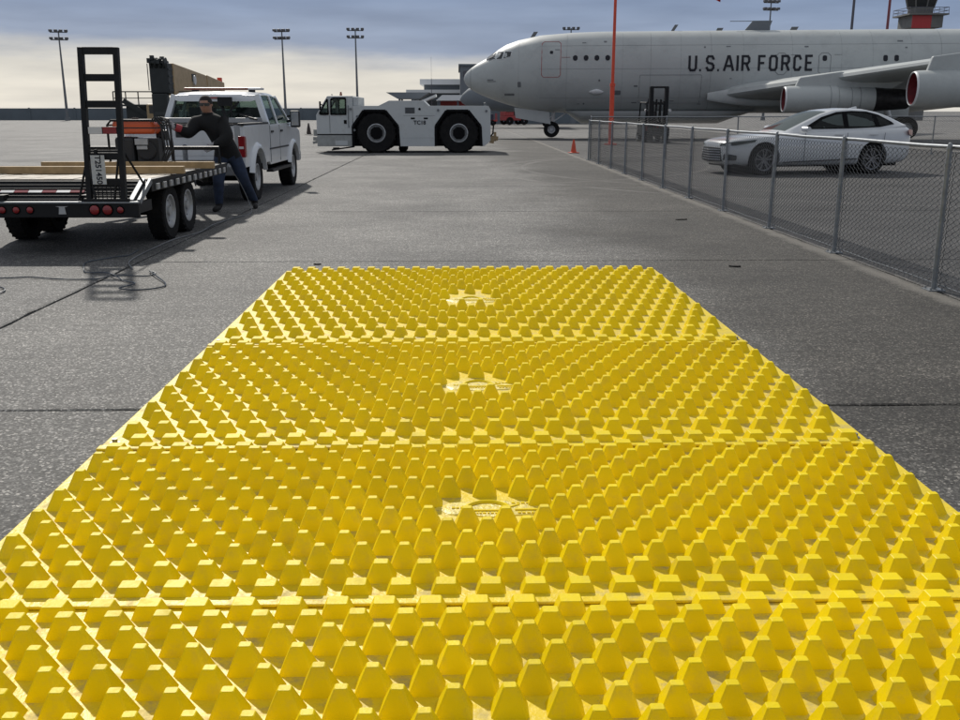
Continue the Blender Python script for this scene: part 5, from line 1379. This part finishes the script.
b = MB(); b.box(1.2, 1.5, 6.6, 7.0, 3.75, 4.1); b.build('warning_lamp', 'orange_pole', bo)
b = MB(); b.box(-.2, 2.2, 2.5, 8.5, 1.7, 2.7); b.box(.0, 1.0, 1.0, 2.6, 1.6, 3.1); b.build('upper_works', 'tan_paint', t, bevel=.08)
b = MB(); b.box(.05, .95, .98, 1.0, 2.1, 3.0); b.build('cab_window', 'tower_glass', t)
b = MB(); b.box(.1, 2.8, -6, 9, .9, 1.6); b.build('carrier_chassis', 'crane_dark', t, bevel=.05)
b = MB(); b.box(.1, 2.8, -8.2, -6.0, .8, 2.0); cb = b.build('carrier_cab', 'tan_paint', t, bevel=.1)
b = MB(); b.box(.3, 2.6, -8.22, -8.19, 1.4, 1.9); b.build('window', 'tower_glass', cb)
for y in (-6.6, -5.0, 3.5, 5.1):
    for x in (.3, 2.6): wheel(t, (x, y, .62), .62, .45, 1 if x > 1 else -1, .34, 'tan_paint')
b = MB()
for x in (-2.0, -1.2, -.4, 3.0):
    b.bar((x, -8.0, 1.9), (x, -8.0, 2.75), .06, .06)
b.bar((-2.0, -8.0, 2.75), (3.0, -8.0, 2.75), .07, .07); b.bar((-2.0, -8.0, 2.35), (3.0, -8.0, 2.35), .05, .05); b.bar((-2.0, -8.0, 1.9), (3.0, -8.0, 1.9), .08, .12); b.build('handrail', 'crane_dark', t)
b = MB(); b.bar((-1.4, -7.9, 2.2), (.6, -7.9, 1.0), .25, .3); b.box(-1.3, .2, -7.8, -7.0, .9, 1.9); b.build('outrigger_box', 'crane_dark', t)
t = thing('white_van', 'white van roof showing behind the generator and trailer ramp', 'van', (-22.6, 90, 0), R(80))
b = MB(); b.loft([[Vector((x, y, z)) for x, z in ((-1.0, .4), (1.0, .4), (1.0, 1.2), (.85, zt_), (-.85, zt_), (-1.0, 1.2))] for y, zt_ in ((-2.6, 2.35), (1.4, 2.4), (2.0, 1.5), (2.7, 1.3))]); b.build('body', 'white_paint', t, bevel=.05)
for sx in (-1, 1):
    b = MB(); b.box(sx * .90, sx * .99, -.2, 1.4, 1.45, 1.95); b.build('window', 'tower_glass', t)
    for y in (-1.6, 1.7): wheel(t, (sx * .88, y, .36), .36, .22, sx, .2)

# ------------------------------------------------------------------ cords and debris on the ground
def cordage(name, pts, r, m, label):
    P_ = [Vector(p) for p in pts]; out_ = []
    for i in range(len(P_) - 1):
        p0 = P_[max(0, i - 1)]; p1 = P_[i]; p2 = P_[i + 1]; p3 = P_[min(len(P_) - 1, i + 2)]
        for k in range(8):
            t_ = k / 8
            out_.append(.5 * ((2 * p1) + (-p0 + p2) * t_ + (2 * p0 - 5 * p1 + 4 * p2 - p3) * t_ ** 2 + (-p0 + 3 * p1 - 3 * p2 + p3) * t_ ** 3))
    out_.append(P_[-1])
    b = MB(); b.tube(out_, r, 6); o = b.build(name, m, None, smooth=60)
    return tag(o, label, 'cord')
cordage('extension_cord', [(-5.2, 9.0, .012), (-4.37, 9.04, .012), (-4.11, 9.09, .012), (-3.77, 8.97, .012), (-3.47, 8.96, .012), (-3.36, 9.08, .013), (-3.23, 9.17, .012), (-3.02, 9.13, .012), (-2.97, 9.28, .012), (-3.06, 9.39, .016), (-2.93, 9.13, .024), (-2.69, 8.67, .012), (-2.73, 8.46, .012), (-2.89, 8.39, .012), (-3.04, 8.46, .014), (-3.02, 8.53, .018), (-2.99, 8.73, .014), (-3.13, 8.86, .012), (-3.31, 9.10, .030), (-3.47, 9.30, .020), (-3.66, 9.35, .012), (-3.78, 9.58, .012), (-3.91, 9.99, .012), (-3.84, 10.21, .012), (-3.73, 10.40, .012), (-3.64, 10.52, .012), (-3.67, 10.92, .012)], .0065, 'cord', 'blue-grey cord lying in loops on the concrete behind the trailer')
cordage('short_cord', [(-4.5, 8.60, .012), (-4.27, 8.59, .012), (-4.14, 8.56, .012), (-4.04, 8.43, .012), (-4.01, 8.28, .012), (-4.07, 8.23, .012), (-4.4, 8.2, .012)], .0065, 'cord', 'short bent end of cord at the left edge of the picture')
cordage('power_cord', [(-3.30, 9.6, .012), (-3.50, 10.16, .012), (-3.54, 11.33, .012), (-3.51, 11.97, .012), (-3.40, 12.58, .012), (-3.43, 13.50, .012), (-3.31, 14.41, .012), (-3.24, 15.0, .012), (-3.30, 15.20, .15), (-3.42, 15.1, .5), (-3.50, 14.75, .75)], .007, 'cord_pale', 'pale cord running along the concrete beside the trailer wheels')
def scrap(x, y, s, rz, label):
    b = MB(); rnd = random.Random(int(x * 100))
    b.loft([[Vector((s * (i - 2) * .5, math.cos(a) * s * .16 * (1.2 - abs(i - 2) * .35) * rnd.uniform(.7, 1.2), .006 + .006 * math.sin(a) * rnd.uniform(.8, 1.6))) for a in [2 * math.pi * k / 8 for k in range(8)]] for i in range(5)])
    o = b.build('rubber_scrap', 'debris'); o.location = (x, y, .004); o.rotation_euler = (0, 0, rz)
    tag(o, label, 'debris', 'scraps lying on the concrete')
scrap(-1.47, 9.84, .04, .1, 'small dark scrap on the concrete beyond the far left mat corner')
scrap(2.83, 9.61, .06, -.2, 'dark scrap on the concrete right of the far mat corner')
scrap(3.27, 13.95, .09, .15, 'dark strip near the fence, second joint beyond the mats')

# ------------------------------------------------------------------ the man beside the trailer
def skin_body(name, chains, root, subd=2):
    """chains: {name: (pos, radius, parent)}"""
    bm = bmesh.new(); ly = bm.verts.layers.skin.verify(); vs_ = {}
    for k, (p, r, par) in chains.items():
        v = bm.verts.new(p); r2 = r if isinstance(r, tuple) else (r, r)
        v[ly].radius = r2; v[ly].use_root = (k == root); vs_[k] = v
    for k, (p, r, par) in chains.items():
        if par: bm.edges.new((vs_[par], vs_[k]))
    me = bpy.data.meshes.new(name); bm.to_mesh(me); bm.free()
    o = bpy.data.objects.new(name, me); col.objects.link(o)
    sk = o.modifiers.new('skin', 'SKIN'); sk.branch_smoothing = .6; sk.use_smooth_shade = True
    sb = o.modifiers.new('sub', 'SUBSURF'); sb.levels = subd; sb.render_levels = subd
    baked(o)
    return o
J = {
 'pelvis': ((-3.68, 15.60, .92), (.240, .190), None),
 'waist': ((-3.73, 15.57, 1.08), (.265, .200), 'pelvis'),
 'chest': ((-3.84, 15.52, 1.27), (.295, .205), 'waist'),
 'upper': ((-3.92, 15.48, 1.41), (.23, .165), 'chest'),
 'neck': ((-3.925, 15.46, 1.515), .062, 'upper'),
 'jaw': ((-3.93, 15.43, 1.585), (.092, .100), 'neck'),
 'brow': ((-3.935, 15.425, 1.67), (.098, .112), 'jaw'),
 'crown': ((-3.935, 15.43, 1.745), (.075, .088), 'brow'),
 'r_sh': ((-4.12, 15.47, 1.39), .145, 'upper'), 'r_el': ((-4.21, 15.33, 1.20), .115, 'r_sh'), 'r_wr': ((-4.33, 15.20, 1.30), .070, 'r_el'), 'r_pa': ((-4.39, 15.17, 1.325), (.030, .045), 'r_wr'),
 'l_sh': ((-3.72, 15.46, 1.375), .145, 'upper'), 'l_el': ((-3.60, 15.33, 1.13), .118, 'l_sh'), 'l_wr': ((-3.77, 15.18, 1.03), .070, 'l_el'), 'l_pa': ((-3.83, 15.15, 1.00), (.030, .045), 'l_wr'),
 'r_hip': ((-3.79, 15.57, .84), .140, 'pelvis'), 'r_kn': ((-3.81, 15.40, .48), .098, 'r_hip'), 'r_an': ((-3.83, 15.42, .11), .068, 'r_kn'), 'r_he': ((-3.83, 15.41, .055), .052, 'r_an'), 'r_to': ((-3.87, 15.22, .040), (.050, .038), 'r_he'),
 'l_hip': ((-3.57, 15.63, .84), .140, 'pelvis'), 'l_kn': ((-3.46, 15.62, .47), .098, 'l_hip'), 'l_an': ((-3.36, 15.90, .12), .068, 'l_kn'), 'l_he': ((-3.36, 15.90, .055), .052, 'l_an'), 'l_to': ((-3.31, 15.71, .040), (.050, .038), 'l_he'),
}
for sd_, base, dirv, upv in (('r', Vector((-4.39, 15.17, 1.325)), Vector((-1, -.35, .05)).normalized(), Vector((0, 0, 1))), ('l', Vector((-3.83, 15.15, 1.00)), Vector((-1, -.3, -.5)).normalized(), Vector((-.4, 0, 1)).normalized())):
    lat = dirv.cross(upv).normalized(); up_ = upv
    for i, (k, ln) in enumerate((('i', .078), ('m', .086), ('n', .080), ('p', .064))):
        b0 = base + up_ * (.030 - .020 * i) + dirv * .035
        J[sd_ + k + '1'] = (tuple(b0), .0105, sd_ + '_pa')
        J[sd_ + k + '2'] = (tuple(b0 + dirv * ln * .5 + lat * .006), .0095, sd_ + k + '1')
        J[sd_ + k + '3'] = (tuple(b0 + dirv * ln * .85 + lat * .035), .0085, sd_ + k + '2')
    J[sd_ + 't1'] = (tuple(base + up_ * .045 + lat * .01), .012, sd_ + '_pa')
    J[sd_ + 't2'] = (tuple(base + up_ * .075 + dirv * .035 + lat * .025), .010, sd_ + 't1')
person = skin_body('person', J, 'pelvis')
for k in ('jacket', 'jeans', 'boot', 'skin', 'glove', 'hair'): person.data.materials.append(MATS[k])
for p_ in person.data.polygons:
    c = p_.center; p_.use_smooth = True
    if c.x < -4.36 and c.z > 1.2 or (c.y < 15.21 and c.z > .9 and c.x < -3.78 and c.z < 1.1): m_ = 4
    elif c.z < .12: m_ = 2
    elif c.z < .84: m_ = 1
    elif c.z > 1.52 and abs(c.x + 3.93) < .12:
        m_ = 3 if not (c.z > 1.71 or c.y > 15.46) else 5
    else: m_ = 0
    p_.material_index = m_
tag(person, 'person in black jacket, jeans and sunglasses leaning over the trailer front', 'person')
hd = Vector((-3.935, 15.43, 1.66))
b = MB(); b.lathe([(.001, .125), (.05, .118), (.085, .085), (.100, .04), (.103, .0)], hd + Vector((0, .012, .0)), (0, .25, 1), 22)
b.build('hair', 'hair', person, smooth=60)
b = MB(); b.loft([[Vector((hd.x + sx, 15.325 + abs(sx) ** 2 * 4, hd.z - .012 + dz)) for dz in (-.022, .022)] + [Vector((hd.x + sx, 15.335 + abs(sx) ** 2 * 4, hd.z - .012 + dz)) for dz in (.022, -.022)] for sx in (-.078, -.05, -.015, .015, .05, .078)])
b.bar((hd.x - .083, 15.36, hd.z - .004), (hd.x - .090, 15.45, hd.z), .006, .010); b.bar((hd.x + .083, 15.36, hd.z - .004), (hd.x + .090, 15.45, hd.z), .006, .010)
b.build('sunglasses', 'tower_glass', person)
b = MB(); b.loft([[Vector((hd.x + x, y, hd.z + z)) for x, y in ((-w, 15.345), (0, yy), (w, 15.345))] for z, w, yy in ((-.005, .008, 15.326), (-.03, .012, 15.308), (-.045, .016, 15.304), (-.055, .010, 15.328))]); b.build('nose', 'skin', person, smooth=60)
for sx in (-1, 1):
    b = MB(); b.lathe([(.001, -.01), (.02, -.008), (.024, .0), (.016, .010), (.001, .012)], hd + Vector((sx * .090, .02, -.02)), (sx, -.3, 0), 12); b.build('ear', 'skin', person, smooth=60)
b = MB(); b.lathe([(.085, -.03), (.092, .0), (.082, .035), (.075, .03)], (-3.922, 15.46, 1.50), (0, -.15, 1), 20); b.build('collar', 'jacket', person, smooth=60)
b = MB(); b.cyl((-4.29, 15.225, 1.277), (-4.36, 15.185, 1.310), .062, .058, n=14); b.build('glove_cuff', 'glove_cuff', person, smooth=40)
